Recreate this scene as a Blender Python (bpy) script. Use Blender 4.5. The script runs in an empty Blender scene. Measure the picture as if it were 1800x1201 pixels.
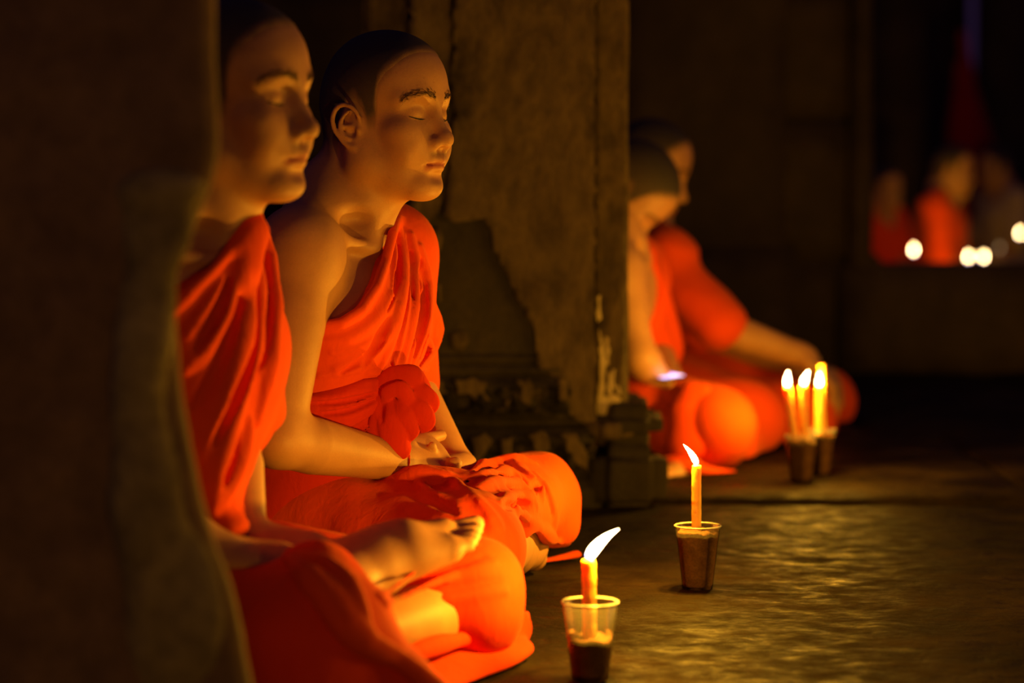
import bpy, bmesh, math, random
import numpy as np
from mathutils import Vector, Matrix

# ----------------------------------------------------------------- camera, world, exposure
scene = bpy.context.scene
C = scene.collection
FPX = 4250.0                      # focal length in pixels of the 1800 px wide frame (85 mm on 36 mm)
CAM = np.array([0.0, 0.0, 0.607])
PITCH = math.atan(280.5 / FPX)
_f = np.array([0, math.cos(PITCH), -math.sin(PITCH)])
_u = np.array([0, math.sin(PITCH), math.cos(PITCH)])
_r = np.array([1.0, 0, 0])
cd = bpy.data.cameras.new('camera')
cd.sensor_width = 36.0
cd.lens = 85.0
cd.clip_start = 0.05
cd.clip_end = 200
cd.dof.use_dof = True
cd.dof.focus_distance = 3.44
cd.dof.aperture_fstop = 2.3
cd.dof.aperture_blades = 9
cam = bpy.data.objects.new('camera', cd)
C.objects.link(cam)
cam.location = CAM
cam.rotation_euler = (math.pi / 2 - PITCH, 0, 0)
scene.camera = cam

def P(px, py, Y):
    """world point seen at pixel (px, py) at depth Y"""
    d = _f * FPX + _r * (px - 900.0) + _u * (600.5 - py)
    return CAM + d * (Y / d[1])

def ray(px, py):
    d = _f * FPX + _r * (px - 900.0) + _u * (600.5 - py)
    return d / np.linalg.norm(d)

world = bpy.data.worlds.new('night')
scene.world = world
world.use_nodes = True
bg = world.node_tree.nodes['Background']
bg.inputs[0].default_value = (0.36, 0.17, 0.60, 1)     # faint violet night light
bg.inputs[1].default_value = 0.046
scene.view_settings.view_transform = 'Standard'
scene.view_settings.look = 'None'
scene.view_settings.gamma = 1
scene.view_settings.use_curve_mapping = False
scene.view_settings.exposure = 0.0
scene.cycles.use_denoising = True
scene.cycles.max_bounces = 6
scene.cycles.diffuse_bounces = 4
scene.cycles.transparent_max_bounces = 16
scene.cycles.sample_clamp_indirect = 2.0
scene.cycles.caustics_reflective = False
scene.cycles.caustics_refractive = False
CANDLE_W = 7.6                    # watts of one candle flame
CANDLE_COL = (1.0, 0.46, 0.022)
FLAME_E = 22.0

# ----------------------------------------------------------------- small helpers
def tag(o, label=None, cat=None, group=None, kind=None):
    if label: o['label'] = label
    if cat: o['category'] = cat
    if group: o['group'] = group
    if kind: o['kind'] = kind
    return o

def empty(name, loc=(0, 0, 0), rz=0.0):
    o = bpy.data.objects.new(name, None)
    o.location = loc
    o.rotation_euler = (0, 0, rz)
    o.empty_display_size = 0.05
    C.objects.link(o)
    return o

def world_of(o):
    m = Matrix.LocRotScale(o.location, o.rotation_euler, o.scale)
    return m if o.parent is None else world_of(o.parent) @ o.matrix_parent_inverse @ m

def link(name, me, mat=None, parent=None, smooth=True):
    o = bpy.data.objects.new(name, me)
    C.objects.link(o)
    if mat is not None and len(me.materials) == 0:
        me.materials.append(mat)
    if smooth and len(me.polygons):
        me.polygons.foreach_set('use_smooth', np.ones(len(me.polygons), dtype=bool))
    if parent is not None:
        o.parent = parent
        b = world_of(parent)
        o.matrix_parent_inverse = b.inverted()
    return o

def mesh_arrays(name, V, Q):
    me = bpy.data.meshes.new(name)
    V = np.asarray(V, dtype=np.float32)
    Q = np.asarray(Q, dtype=np.int32)
    n = Q.shape[1]
    me.vertices.add(len(V))
    me.vertices.foreach_set('co', V.ravel())
    me.loops.add(Q.size)
    me.loops.foreach_set('vertex_index', Q.ravel())
    me.polygons.add(len(Q))
    me.polygons.foreach_set('loop_start', np.arange(0, Q.size, n, dtype=np.int32))
    me.polygons.foreach_set('loop_total', np.full(len(Q), n, dtype=np.int32))
    me.update(calc_edges=True)
    me.validate()
    return me

def paint(me, cols, name='Col'):
    a = me.color_attributes.new(name, 'FLOAT_COLOR', 'POINT')
    c = np.ones((len(me.vertices), 4), dtype=np.float32)
    c[:, :3] = cols
    a.data.foreach_set('color', c.ravel())

def norm(v):
    v = np.asarray(v, float)
    return v / np.linalg.norm(v)

def wav(p, f, seed=0):
    """cheap smooth noise: sum of sines, about -1..1"""
    rs = np.random.RandomState(seed)
    s = np.zeros(len(p))
    for i in range(6):
        k = rs.normal(size=3)
        k = k / np.linalg.norm(k) * f * rs.uniform(0.6, 1.7)
        s += np.sin(p @ k + rs.uniform(0, 6.28))
    return s / 3.4

# ----------------------------------------------------------------- materials
class NT:
    def __init__(s, name):
        s.m = bpy.data.materials.new(name)
        s.m.use_nodes = True
        s.t = s.m.node_tree
        s.b = s.t.nodes['Principled BSDF']
        s.out = s.t.nodes['Material Output']
    def n(s, typ, **kw):
        nd = s.t.nodes.new(typ)
        for k, v in kw.items():
            if k.startswith('i_'):
                key = k[2:]
                key = int(key) if key.isdigit() else key
                nd.inputs[key].default_value = v
            else:
                setattr(nd, k, v)
        return nd
    def l(s, a, b):
        s.t.links.new(a, b)
    def coord(s, scale=(1, 1, 1), kind='Object'):
        tc = s.n('ShaderNodeTexCoord')
        mp = s.n('ShaderNodeMapping')
        mp.inputs['Scale'].default_value = scale
        s.l(tc.outputs[kind], mp.inputs[0])
        return mp.outputs[0]
    def noise(s, vec, scale, detail=4, rough=0.55, dist=0.0):
        nd = s.n('ShaderNodeTexNoise')
        nd.inputs['Scale'].default_value = scale
        nd.inputs['Detail'].default_value = detail
        nd.inputs['Roughness'].default_value = rough
        nd.inputs['Distortion'].default_value = dist
        s.l(vec, nd.inputs['Vector'])
        return nd.outputs['Fac']
    def ramp(s, fac, stops):
        r = s.n('ShaderNodeValToRGB')
        e = r.color_ramp.elements
        while len(e) < len(stops):
            e.new(0.5)
        for el, (p, c) in zip(e, stops):
            el.position = p
            el.color = c if len(c) == 4 else (*c, 1)
        s.l(fac, r.inputs[0])
        return r.outputs[0]
    def mix(s, fac, a, b, mode='MIX'):
        m = s.n('ShaderNodeMix', data_type='RGBA', blend_type=mode)
        for sock, v in ((m.inputs[0], fac), (m.inputs[6], a), (m.inputs[7], b)):
            if hasattr(v, 'is_linked'):
                s.l(v, sock)
            elif isinstance(v, (int, float)):
                sock.default_value = v
            else:
                sock.default_value = (*v, 1) if len(v) == 3 else v
        return m.outputs[2]
    def bump(s, h, strength=0.4, dist=0.01, prev=None):
        b = s.n('ShaderNodeBump')
        b.inputs['Strength'].default_value = strength
        b.inputs['Distance'].default_value = dist
        s.l(h, b.inputs['Height'])
        if prev is not None:
            s.l(prev, b.inputs['Normal'])
        return b.outputs[0]
    def set(s, **kw):
        for k, v in kw.items():
            key = k.replace('_', ' ')
            if hasattr(v, 'is_linked'):
                s.l(v, s.b.inputs[key])
            else:
                s.b.inputs[key].default_value = v
        return s

def mat_skin():
    t = NT('skin')
    a = t.n('ShaderNodeAttribute', attribute_name='Col')
    v = t.coord()
    n1 = t.noise(v, 22, 4)
    n2 = t.noise(v, 420, 3)
    c = t.mix(0.35, a.outputs['Color'], t.ramp(n1, [(0.3, (0.55, 0.45, 0.42)), (0.7, (1, 1, 1))]), 'MULTIPLY')
    c = t.mix(0.25, c, t.ramp(n2, [(0.3, (0.7, 0.62, 0.6)), (0.7, (1, 1, 1))]), 'MULTIPLY')
    t.set(Base_Color=c, Roughness=0.52, Normal=t.bump(n2, 0.12, 0.002))
    t.b.inputs['Specular IOR Level'].default_value = 0.35
    return t.m

def mat_cloth(name, col, dark, fold=0.28):
    t = NT(name)
    v = t.coord()
    w = t.noise(v, 900, 2)
    n1 = t.noise(v, 9, 4)
    n2 = t.noise(t.coord((1, 1, 0.35)), 55, 3, 0.5, 0.6)
    c = t.mix(t.ramp(n1, [(0.35, (0, 0, 0)), (0.75, (1, 1, 1))]), col, dark)
    b1 = t.bump(n2, fold, 0.006)
    t.set(Base_Color=c, Roughness=0.85, Normal=t.bump(w, 0.15, 0.001, b1))
    t.b.inputs['Specular IOR Level'].default_value = 0.15
    t.b.inputs['Sheen Weight'].default_value = 0.12
    t.b.inputs['Sheen Tint'].default_value = (1, 0.5, 0.2, 1)
    return t.m

def mat_stone(name, c1, c2, c3, scale=3.0, rough=(0.5, 0.9), bump=0.6, bdist=0.02, stretch=(1, 1, 1), spec=.2):
    t = NT(name)
    v = t.coord(stretch)
    n1 = t.noise(v, scale, 8, 0.62, 0.3)
    n2 = t.noise(v, scale * 5.3, 8, 0.68)
    n3 = t.noise(v, scale * 40, 4, 0.6)
    c = t.ramp(n1, [(0.32, c1), (0.5, c2), (0.68, c3)])
    c = t.mix(0.65, c, t.ramp(n2, [(0.3, (0.35, 0.33, 0.3)), (0.62, (1, 1, 1))]), 'MULTIPLY')
    c = t.mix(0.35, c, t.ramp(n3, [(0.3, (0.5, 0.48, 0.45)), (0.6, (1, 1, 1))]), 'MULTIPLY')
    b1 = t.bump(n2, bump, bdist)
    b2 = t.bump(n3, bump * 0.6, bdist * 0.15, b1)
    r = t.n('ShaderNodeMapRange')
    t.l(n2, r.inputs[0])
    r.inputs[1].default_value = 0.3
    r.inputs[2].default_value = 0.7
    r.inputs[3].default_value = rough[0]
    r.inputs[4].default_value = rough[1]
    t.set(Base_Color=c, Roughness=r.outputs[0], Normal=b2)
    t.b.inputs['Specular IOR Level'].default_value = spec
    return t.m

def mat_plain(name, col, rough=0.6, **kw):
    t = NT(name)
    v = t.coord()
    n = t.noise(v, 60, 4)
    c = t.mix(0.3, col, t.ramp(n, [(0.3, (0.6, 0.6, 0.6)), (0.7, (1, 1, 1))]), 'MULTIPLY')
    t.set(Base_Color=c, Roughness=rough, **kw)
    return t.m

SKIN = mat_skin()
SKIN_C = np.array([0.52, 0.265, 0.115])
ROBE = mat_cloth('orange_robe_cloth', (0.78, 0.078, 0.006), (0.70, 0.058, 0.005))
ROBE2 = mat_cloth('red_orange_robe_cloth', (0.74, 0.050, 0.005), (0.64, 0.036, 0.004))
SASH = mat_cloth('shade_darkened_sash_cloth', (0.60, 0.030, 0.003), (0.52, 0.024, 0.003))  # same cloth as the robe, the shade at the waist put into a darker colour

def mat_hair():
    t = NT('shaved_hair')
    a = t.n('ShaderNodeAttribute', attribute_name='Col')
    v = t.coord()
    n = t.noise(v, 1500, 2)
    c = t.mix(0.6, a.outputs['Color'], t.ramp(n, [(0.35, (0.35, 0.35, 0.38)), (0.65, (1, 1, 1))]), 'MULTIPLY')
    t.set(Base_Color=c, Roughness=0.7, Normal=t.bump(n, 0.5, 0.002))
    return t.m
HAIR = mat_hair()
DARKHAIR = mat_plain('dark_brow_hair', (0.11, 0.06, 0.032), 0.8)
LASH = mat_plain('dark_lashes', (0.012, 0.008, 0.006), 0.8)
NAIL = mat_plain('finger_nail', (0.62, 0.38, 0.27), 0.35)
CORD = mat_plain('red_cord', (0.55, 0.02, 0.015), 0.8)
# ----------------------------------------------------------------- implicit sculpting: blended solids -> one continuous mesh
def smin(a, b, k):
    h = np.maximum(k - np.abs(a - b), 0.0) / k
    return np.minimum(a, b) - h * h * k * 0.25

def smax(a, b, k):
    h = np.maximum(k - np.abs(a - b), 0.0) / k
    return np.maximum(a, b) + h * h * k * 0.25

def rotz(a):
    c, s = math.cos(a), math.sin(a)
    return np.array([[c, -s, 0], [s, c, 0], [0, 0, 1.0]])

def roty(a):
    c, s = math.cos(a), math.sin(a)
    return np.array([[c, 0, s], [0, 1, 0], [-s, 0, c]])

def rotx(a):
    c, s = math.cos(a), math.sin(a)
    return np.array([[1, 0, 0], [0, c, -s], [0, s, c]])

def basis(x, zhint=(0, 0, 1)):
    x = norm(x)
    y = norm(np.cross(zhint, x))
    return np.stack([x, y, np.cross(x, y)], axis=1)

class SDF:
    def __init__(s):
        s.ops = []
        s.frames = [(np.eye(3), np.zeros(3), 1.0)]
        s.fr = 0
    def frame(s, R, c, sc=1.0):
        s.frames.append((np.asarray(R, float), np.asarray(c, float), sc))
        s.fr = len(s.frames) - 1
        return s.fr
    def _add(s, fn, k, op, cen, rad):
        s.ops.append((fn, k, op, s.fr, cen, rad))
    # primitives (coordinates in the current frame)
    def ell(s, c, r, k=0.02, op='u', R=None):
        c = np.asarray(c, float)
        r = np.asarray(r, float) * np.ones(3)
        def fn(p):
            q = p - c
            if R is not None:
                q = q @ R
            a = q / r
            k0 = np.sqrt((a * a).sum(1)) + 1e-9
            a = a / r
            k1 = np.sqrt((a * a).sum(1)) + 1e-9
            return k0 * (k0 - 1.0) / k1
        s._add(fn, k, op, c, float(r.max()))
    def cap(s, a, b, ra, rb=None, k=0.02, op='u', flat=None):
        a = np.asarray(a, float)
        b = np.asarray(b, float)
        rb = ra if rb is None else rb
        if flat is None:
            ab = b - a
            L = ab @ ab + 1e-12
            def fn(p):
                q = p - a
                t = np.clip(q @ ab / L, 0, 1)
                return np.sqrt(((q - t[:, None] * ab) ** 2).sum(1)) - (ra + (rb - ra) * t)
        else:
            ax, f = norm(flat[0]), flat[1]
            def st(p):
                return p + np.outer(p @ ax, ax) * (f - 1)
            a2, b2 = st(a[None])[0], st(b[None])[0]
            ab2 = b2 - a2
            L2 = ab2 @ ab2 + 1e-12
            def fn(p):
                q = st(p) - a2
                t = np.clip(q @ ab2 / L2, 0, 1)
                return (np.sqrt(((q - t[:, None] * ab2) ** 2).sum(1)) - (ra + (rb - ra) * t)) / math.sqrt(f)
        s._add(fn, k, op, (a + b) / 2, float(np.linalg.norm(b - a) / 2 + max(ra, rb)))
    def chain(s, pts, rad, k=0.01, op='u', flat=None):
        pts = [np.asarray(p, float) for p in pts]
        if not hasattr(rad, '__len__'):
            rad = [rad] * len(pts)
        A = np.array(pts[:-1])
        AB = np.array(pts[1:]) - A
        L = (AB * AB).sum(1) + 1e-12
        R0 = np.array(rad[:-1], float)
        R1 = np.array(rad[1:], float)
        ax = None
        if flat is not None:
            ax, f = norm(flat[0]), flat[1]
            A = A + np.outer(A @ ax, ax) * (f - 1)
            AB = AB + np.outer(AB @ ax, ax) * (f - 1)
            L = (AB * AB).sum(1) + 1e-12
        def fn(p):
            if ax is not None:
                p = p + np.outer(p @ ax, ax) * (f - 1)
            d = None
            for i in range(len(A)):
                q = p - A[i]
                t = np.clip(q @ AB[i] / L[i], 0, 1)
                v = np.sqrt(((q - t[:, None] * AB[i]) ** 2).sum(1)) - (R0[i] + (R1[i] - R0[i]) * t)
                d = v if d is None else np.minimum(d, v)
            return d if ax is None else d / math.sqrt(f)
        X = np.array(pts)
        cen = (X.max(0) + X.min(0)) / 2
        s._add(fn, k, op, cen, float(np.linalg.norm(X.max(0) - X.min(0)) / 2 + max(rad)))
    def plane(s, pt, n, k=0.01, op='i'):
        pt = np.asarray(pt, float)
        n = norm(n)
        s._add(lambda p: (p - pt) @ n, k, op, None, 0)
    def func(s, fn, k, op, cen=None, rad=0):
        s._add(fn, k, op, cen, rad)
    def disp(s, fn, cen, rad, amp):
        s._add(fn, amp, 'd', np.asarray(cen, float), rad)
    def offset(s, v):
        s._add(lambda p: np.full(len(p), -v), abs(v), 'd', None, 1e9)
    # evaluation
    def ev(s, Pw, sel=None):
        d = np.full(len(Pw), 10.0)
        cache = {}
        for i, (fn, k, op, fr, cen, rad) in enumerate(s.ops):
            if sel is not None and not sel[i]:
                continue
            if fr not in cache:
                R, c, sc = s.frames[fr]
                cache[fr] = Pw if fr == 0 else (Pw - c) @ R / sc
            v = fn(cache[fr])
            sc = s.frames[fr][2]
            if sc != 1.0 and op != 'd':
                v = v * sc
            if op == 'u':
                d = smin(d, v, k)
            elif op == 's':
                d = smax(d, -v, k)
            elif op == 'i':
                d = smax(d, v, k)
            else:
                d = d + v
        return d
    def bounds(s):
        lo, hi = [], []
        for fn, k, op, fr, cen, rad in s.ops:
            if op == 'u':
                R, c, sc = s.frames[fr]
                w = c + R @ (cen * sc) if fr else cen
                lo.append(w - rad * sc - k * 0.3 - 0.01)
                hi.append(w + rad * sc + k * 0.3 + 0.01)
        return np.min(lo, axis=0), np.max(hi, axis=0)
    def hit(s, px, py, y0=2.4, y1=4.8):
        """first surface point along the line of sight through a pixel (used to lay folds on the cloth)"""
        d = ray(px, py)
        t = y0 / d[1]
        for _ in range(90):
            v = s.ev((CAM + d * t)[None])[0]
            if v < 0.0007:
                break
            t += max(v * 0.7, 0.0006)
            if t * d[1] > y1:
                return None
        return CAM + d * t
    def mesh(s, name, h, lo=None, hi=None, clip=None):
        B = 14
        l0, h0 = s.bounds()
        if lo is not None: l0 = np.maximum(l0, lo)
        if hi is not None: h0 = np.minimum(h0, hi)
        nb = np.maximum(np.ceil((h0 - l0) / (B * h)).astype(int), 1)
        g = np.stack(np.meshgrid(*[np.arange(n) for n in nb], indexing='ij'), -1).reshape(-1, 3)
        cen = l0 + (g + 0.5) * B * h
        R = B * h * math.sqrt(3) / 2
        # per-op value at block centres
        nops = len(s.ops)
        vals = np.zeros((nops, len(cen)))
        d = np.full(len(cen), 10.0)
        cache = {}
        for i, (fn, k, op, fr, c0, rad) in enumerate(s.ops):
            if fr not in cache:
                RR, c, sc = s.frames[fr]
                cache[fr] = cen if fr == 0 else (cen - c) @ RR / sc
            sc = s.frames[fr][2]
            v = fn(cache[fr]) * (sc if op != 'd' else 1.0)
            vals[i] = v
            if op == 'u': d = smin(d, v, k)
            elif op == 's': d = smax(d, -v, k)
            elif op == 'i': d = smax(d, v, k)
            else: d = d + v
        act = np.where(np.abs(d) < 1.7 * R + 0.012)[0]
        if clip is not None:
            act = act[clip(cen[act], R)]
        n1 = B + 1
        loc = np.stack(np.meshgrid(*[np.arange(n1)] * 3, indexing='ij'), -1).reshape(-1, 3)
        dims = nb * B + 2
        keys, verts, quads = [], [], []
        kinds = [o[2] for o in s.ops]
        ks = np.array([o[1] for o in s.ops])
        for b in act:
            vb = vals[:, b]
            sel = np.ones(nops, bool)
            for i in range(nops):
                if kinds[i] in 'us':
                    sel[i] = vb[i] - 1.6 * R < ks[i] + 3 * h
                elif kinds[i] == 'i':
                    sel[i] = vb[i] + 1.4 * R > -(ks[i] + 3 * h)
                else:
                    o = s.ops[i]
                    fr = o[3]
                    q = cen[b] if fr == 0 else (cen[b] - s.frames[fr][1]) @ s.frames[fr][0]
                    sel[i] = o[4] is None or np.linalg.norm(q - o[4]) < o[5] + R
            base = g[b] * B
            pts = l0 + (base + loc) * h
            f = s.ev(pts, sel).reshape(n1, n1, n1)
            ins = f < 0
            if ins.all() or not ins.any():
                continue
            # cells with a sign change
            cs = ins[:-1, :-1, :-1].astype(np.int8)
            cnt = np.zeros((B, B, B), np.int8)
            for dx in (0, 1):
                for dy in (0, 1):
                    for dz in (0, 1):
                        cnt += ins[dx:B + dx, dy:B + dy, dz:B + dz]
            ci = np.argwhere((cnt > 0) & (cnt < 8))
            if len(ci) == 0:
                continue
            acc = np.zeros((len(ci), 3))
            num = np.zeros(len(ci))
            for ax in range(3):
                for u in (0, 1):
                    for v in (0, 1):
                        o = np.zeros(3, int)
                        oo = [a for a in range(3) if a != ax]
                        o[oo[0]] = u
                        o[oo[1]] = v
                        e = o.copy()
                        e[ax] = 1
                        f0 = f[ci[:, 0] + o[0], ci[:, 1] + o[1], ci[:, 2] + o[2]]
                        f1 = f[ci[:, 0] + e[0], ci[:, 1] + e[1], ci[:, 2] + e[2]]
                        m = (f0 < 0) != (f1 < 0)
                        t = np.where(m, f0 / np.where(m, f0 - f1, 1), 0)
                        pt = np.tile(o.astype(float), (len(ci), 1))
                        pt[:, ax] = t
                        acc += pt * m[:, None]
                        num += m
            vp = ci + acc / num[:, None]
            verts.append(l0 + (base + vp) * h)
            gi = ci + base
            keys.append((gi[:, 0] * dims[1] + gi[:, 1]) * dims[2] + gi[:, 2])
            # edges owned by this block
            for ax in range(3):
                a0 = ins[:B, :B, :B]
                sl = [slice(0, B)] * 3
                sl[ax] = slice(1, B + 1)
                a1 = ins[tuple(sl)]
                ei = np.argwhere(a0 != a1)
                if len(ei) == 0:
                    continue
                flip = a0[ei[:, 0], ei[:, 1], ei[:, 2]]
                ei = ei + base
                oo = [(ax + 1) % 3, (ax + 2) % 3]
                q = []
                for (u, v) in ((-1, -1), (0, -1), (0, 0), (-1, 0)):
                    c = ei.copy()
                    c[:, oo[0]] += u
                    c[:, oo[1]] += v
                    kk = (c[:, 0] * dims[1] + c[:, 1]) * dims[2] + c[:, 2]
                    kk[(c < 0).any(1)] = -1
                    q.append(kk)
                q = np.stack(q, 1)
                q[~flip] = q[~flip][:, ::-1]
                quads.append(q)
        if not verts:
            return None
        keys = np.concatenate(keys)
        V = np.concatenate(verts)
        o = np.argsort(keys)
        keys, V = keys[o], V[o]
        Q = np.concatenate(quads)
        idx = np.searchsorted(keys, Q)
        idx[idx >= len(keys)] = 0
        ok = (keys[idx] == Q).all(1)
        F = idx[ok]
        # close pin-holes left where neighbouring blocks disagree by a hair
        e = np.concatenate([np.stack([F[:, i], F[:, (i + 1) % 4]], 1) for i in range(4)])
        key = e[:, 0].astype(np.int64) * len(V) + e[:, 1]
        rev = e[:, 1].astype(np.int64) * len(V) + e[:, 0]
        open_e = e[~np.isin(key, rev)]
        if 0 < len(open_e) < 400:
            nxt = {}
            for a, b in open_e:
                nxt.setdefault(int(b), int(a))
            extra, seen = [], set()
            for st in list(nxt):
                if st in seen:
                    continue
                loop, c = [], st
                while c in nxt and c not in seen:
                    seen.add(c)
                    loop.append(c)
                    c = nxt[c]
                if c == st and 3 <= len(loop) <= 24:
                    for i in range(1, len(loop) - 2, 2):
                        extra.append([loop[0], loop[i], loop[i + 1], loop[i + 2]])
                    if len(loop) % 2 == 1:
                        extra.append([loop[0], loop[-2], loop[-1], loop[-1]])
            extra = [q for q in extra if len(set(q)) == 4]
            if extra:
                F = np.concatenate([F, np.array(extra, dtype=F.dtype)])
        me = mesh_arrays(name, V, F)
        return me

def verts_of(me):
    a = np.zeros(len(me.vertices) * 3, dtype=np.float32)
    me.vertices.foreach_get('co', a)
    return a.reshape(-1, 3).astype(float)
def smooth_path(pts, n=4):
    X = np.array([np.asarray(p, float) for p in pts])
    E = np.vstack([2 * X[0] - X[1], X, 2 * X[-1] - X[-2]])
    out = []
    for i in range(1, len(E) - 2):
        for k in range(n):
            t = k / n
            out.append(.5 * (2 * E[i] + (E[i + 1] - E[i - 1]) * t + (2 * E[i - 1] - 5 * E[i] + 4 * E[i + 1] - E[i + 2]) * t * t + (3 * E[i] - E[i - 1] - 3 * E[i + 1] + E[i + 2]) * t ** 3))
    out.append(X[-1])
    return out

def smooth_rad(r, m, n=4):
    return list(np.interp(np.linspace(0, 1, (m - 1) * n + 1), np.linspace(0, 1, len(r)), r))

# ----------------------------------------------------------------- anatomy (head-local: x forward, y to the person's left, z up, metres)
def head_prims(S, R, c, sc=1.0, closed=True):
    f = S.frame(R, c, sc)
    S.ell((-.004, 0, .046), (.089, .076, .085), .02)
    S.ell((-.040, 0, .012), (.050, .062, .060), .03)
    S.ell((.026, 0, .050), (.064, .066, .064), .03)
    S.ell((.034, 0, -.022), (.050, .056, .076), .025)
    for s in (1, -1):
        S.cap((.004, s * .052, -.056), (.060, s * .018, -.092), .017, .016, .032)
        S.cap((-.004, s * .055, -.012), (.004, s * .053, -.056), .018, .017, .03)
        S.ell((.057, s * .045, -.016), (.022, .022, .018), .022)
        S.ell((.062, s * .036, -.042), (.020, .020, .022), .025)
        S.chain([(.080, s * .010, .029), (.078, s * .030, .034), (.062, s * .053, .027)], [.0095, .0095, .008], .016)
    S.ell((.071, 0, -.095), (.018, .023, .016), .018)
    for s in (1, -1):
        S.ell((.0930, s * .030, .011), (.0135, .021, .0125), .014, 's')
    # nose
    S.ell((.066, 0, -.028), (.018, .034, .028), .02)
    S.chain([(.080, 0, .020), (.089, 0, -.002), (.100, 0, -.024)], [.0085, .0085, .0105], .014)
    S.ell((.102, 0, -.030), (.0125, .0125, .0115), .008)
    for s in (1, -1):
        S.ell((.0915, s * .0135, -.0345), (.0120, .0085, .0090), .006)
    # eyes
    for s in (1, -1):
        S.ell((.0665, s * .031, .0085), (.0150, .0185, .0135), .005)
        if closed:
            S.chain([(.0745, s * .018, .0035), (.0785, s * .026, .0020), (.0775, s * .035, .0022), (.0705, s * .0455, .0050)], .0012, .0025, 's')
        else:
            S.chain([(.0745, s * .018, .009), (.079, s * .028, .0125), (.0715, s * .0455, .0095)], .0012, .003, 's')
    # mouth
    S.ell((.074, 0, -.054), (.018, .030, .019), .016)
    S.chain([(.0915, 0, -.0565), (.087, .013, -.0575), (.074, .025, -.062)], [.0062, .0057, .003], .006)
    S.chain([(.0915, 0, -.0565), (.087, -.013, -.0575), (.074, -.025, -.062)], [.0062, .0057, .003], .006)
    S.chain([(.0740, -.022, -.0640), (.0835, -.012, -.0690), (.0890, 0, -.0695), (.0835, .012, -.0690), (.0740, .022, -.0640)], [.003, .0068, .0076, .0068, .003], .006)
    S.chain([(.079, .0265, -.0645), (.0915, .013, -.0628), (.0985, 0, -.0630), (.0915, -.013, -.0628), (.079, -.0265, -.0645)], .0014, .003, 's')
    S.ell((.0975, 0, -.0815), (.0105, .022, .0055), .012, 's')
    S.chain([(.1005, 0, -.044), (.1000, 0, -.052)], .0025, .006, 's')
    for s in (1, -1):
        S.ell((.0985, s * .0072, -.0425), (.0070, .0042, .0042), .003, 's')
    # ears
    f2 = S.frame(R, np.asarray(c) + np.asarray(R) @ np.array([-.002, 0, -.010]) * sc, sc)
    for s in (1, -1):
        S.ell((-.008, s * .0745, .002), (.020, .0060, .027), .007)
        hp = [(.011, s * .076, .005), (.011, s * .082, .017), (.004, s * .087, .0275), (-.008, s * .0905, .0315), (-.019, s * .092, .026), (-.0255, s * .092, .013), (-.0245, s * .0895, -.002), (-.018, s * .0855, -.014), (-.009, s * .0815, -.024), (.001, s * .0775, -.029)]
        S.chain(smooth_path(hp), smooth_rad([.0028, .0032, .0034, .0036, .0038, .0038, .0036, .0036, .0044, .0055], 10), .003)
        S.ell((-.006, s * .0875, .0135), (.0095, .007, .0125), .004, 's')
        S.ell((.000, s * .0865, -.008), (.0085, .0105, .0090), .003, 's')
        ah = [(-.004, s * .0830, .0225), (-.012, s * .0860, .014), (-.0165, s * .0865, .003), (-.0135, s * .0850, -.009), (-.005, s * .0815, -.0165)]
        S.chain(smooth_path(ah), smooth_rad([.0024, .0030, .0034, .0034, .0030], 5), .003)
        S.chain([(-.0135, s * .0845, .0015), (-.004, s * .081, .0010), (.006, s * .078, .0025)], [.0026, .0022, .0018], .003)
        S.ell((.0090, s * .077, -.004), (.0038, .005, .006), .003)
    S.fr = f
    return f

def hairline(q):
    """signed height above the hairline in head coordinates"""
    x = q[:, 0]
    z = np.interp(x, [-.095, -.06, -.034, -.027, -.014, .004, .012, .018, .028, .033, .038, .046, .056, .066, .074, .084, .10],
                  [-.045, -.054, -.046, -.030, .012, .014, .004, -.020, -.016, .008, .036, .052, .062, .076, .083, .087, .090])
    return q[:, 2] - z

def head_colors(q, base):
    """albedo from head coordinates q (N,3)"""
    n = len(q)
    col = np.tile(base, (n, 1)).astype(float)
    def lay(w, c):
        w = np.clip(w, 0, 1)[:, None]
        col[:] = col * (1 - w) + np.asarray(c) * w
    x, y, z = q.T
    hl = hairline(q) + wav(q, 260, 3) * .003
    near = (z > -.062) & (np.abs(y) < .0785)
    lay(np.where(near, np.clip(hl / .030, 0, 1), 0) * .88, (.022, .019, .023))
    bz = np.interp(np.abs(y), [.010, .022, .036, .048, .057], [.0300, .0340, .0355, .0325, .0255])
    lay(np.clip(1 - np.abs(z - bz) / .0045, 0, 1) * (x > .05) * np.clip((np.abs(y) - .009) / .004, 0, 1) * np.clip((.058 - np.abs(y)) / .008, 0, 1) * .55, (.09, .05, .03))
    lip = np.clip(1 - np.abs(z + .063 + .004 * np.abs(y) / .02) / .0085, 0, 1) * (x > .070) * np.clip((.0265 - np.abs(y)) / .004, 0, 1)
    lay(lip * 1.6 * .8, (.40, .105, .07))
    mu = np.clip(1 - np.abs(z + .0495) / .007, 0, 1) * (x > .072) * np.clip((.026 - np.abs(y)) / .01, 0, 1)
    lay(mu * .62, (.15, .09, .06))
    ch = np.clip(1 - np.abs(z + .092) / .014, 0, 1) * (x > .07) * np.clip((.02 - np.abs(y)) / .01, 0, 1)
    lay(ch * .18, (.2, .13, .1))
    lay(np.clip((wav(q, 700, 9) - 1.05) * 3, 0, .5) * (x > .03), (.34, .14, .08))
    return col

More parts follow.
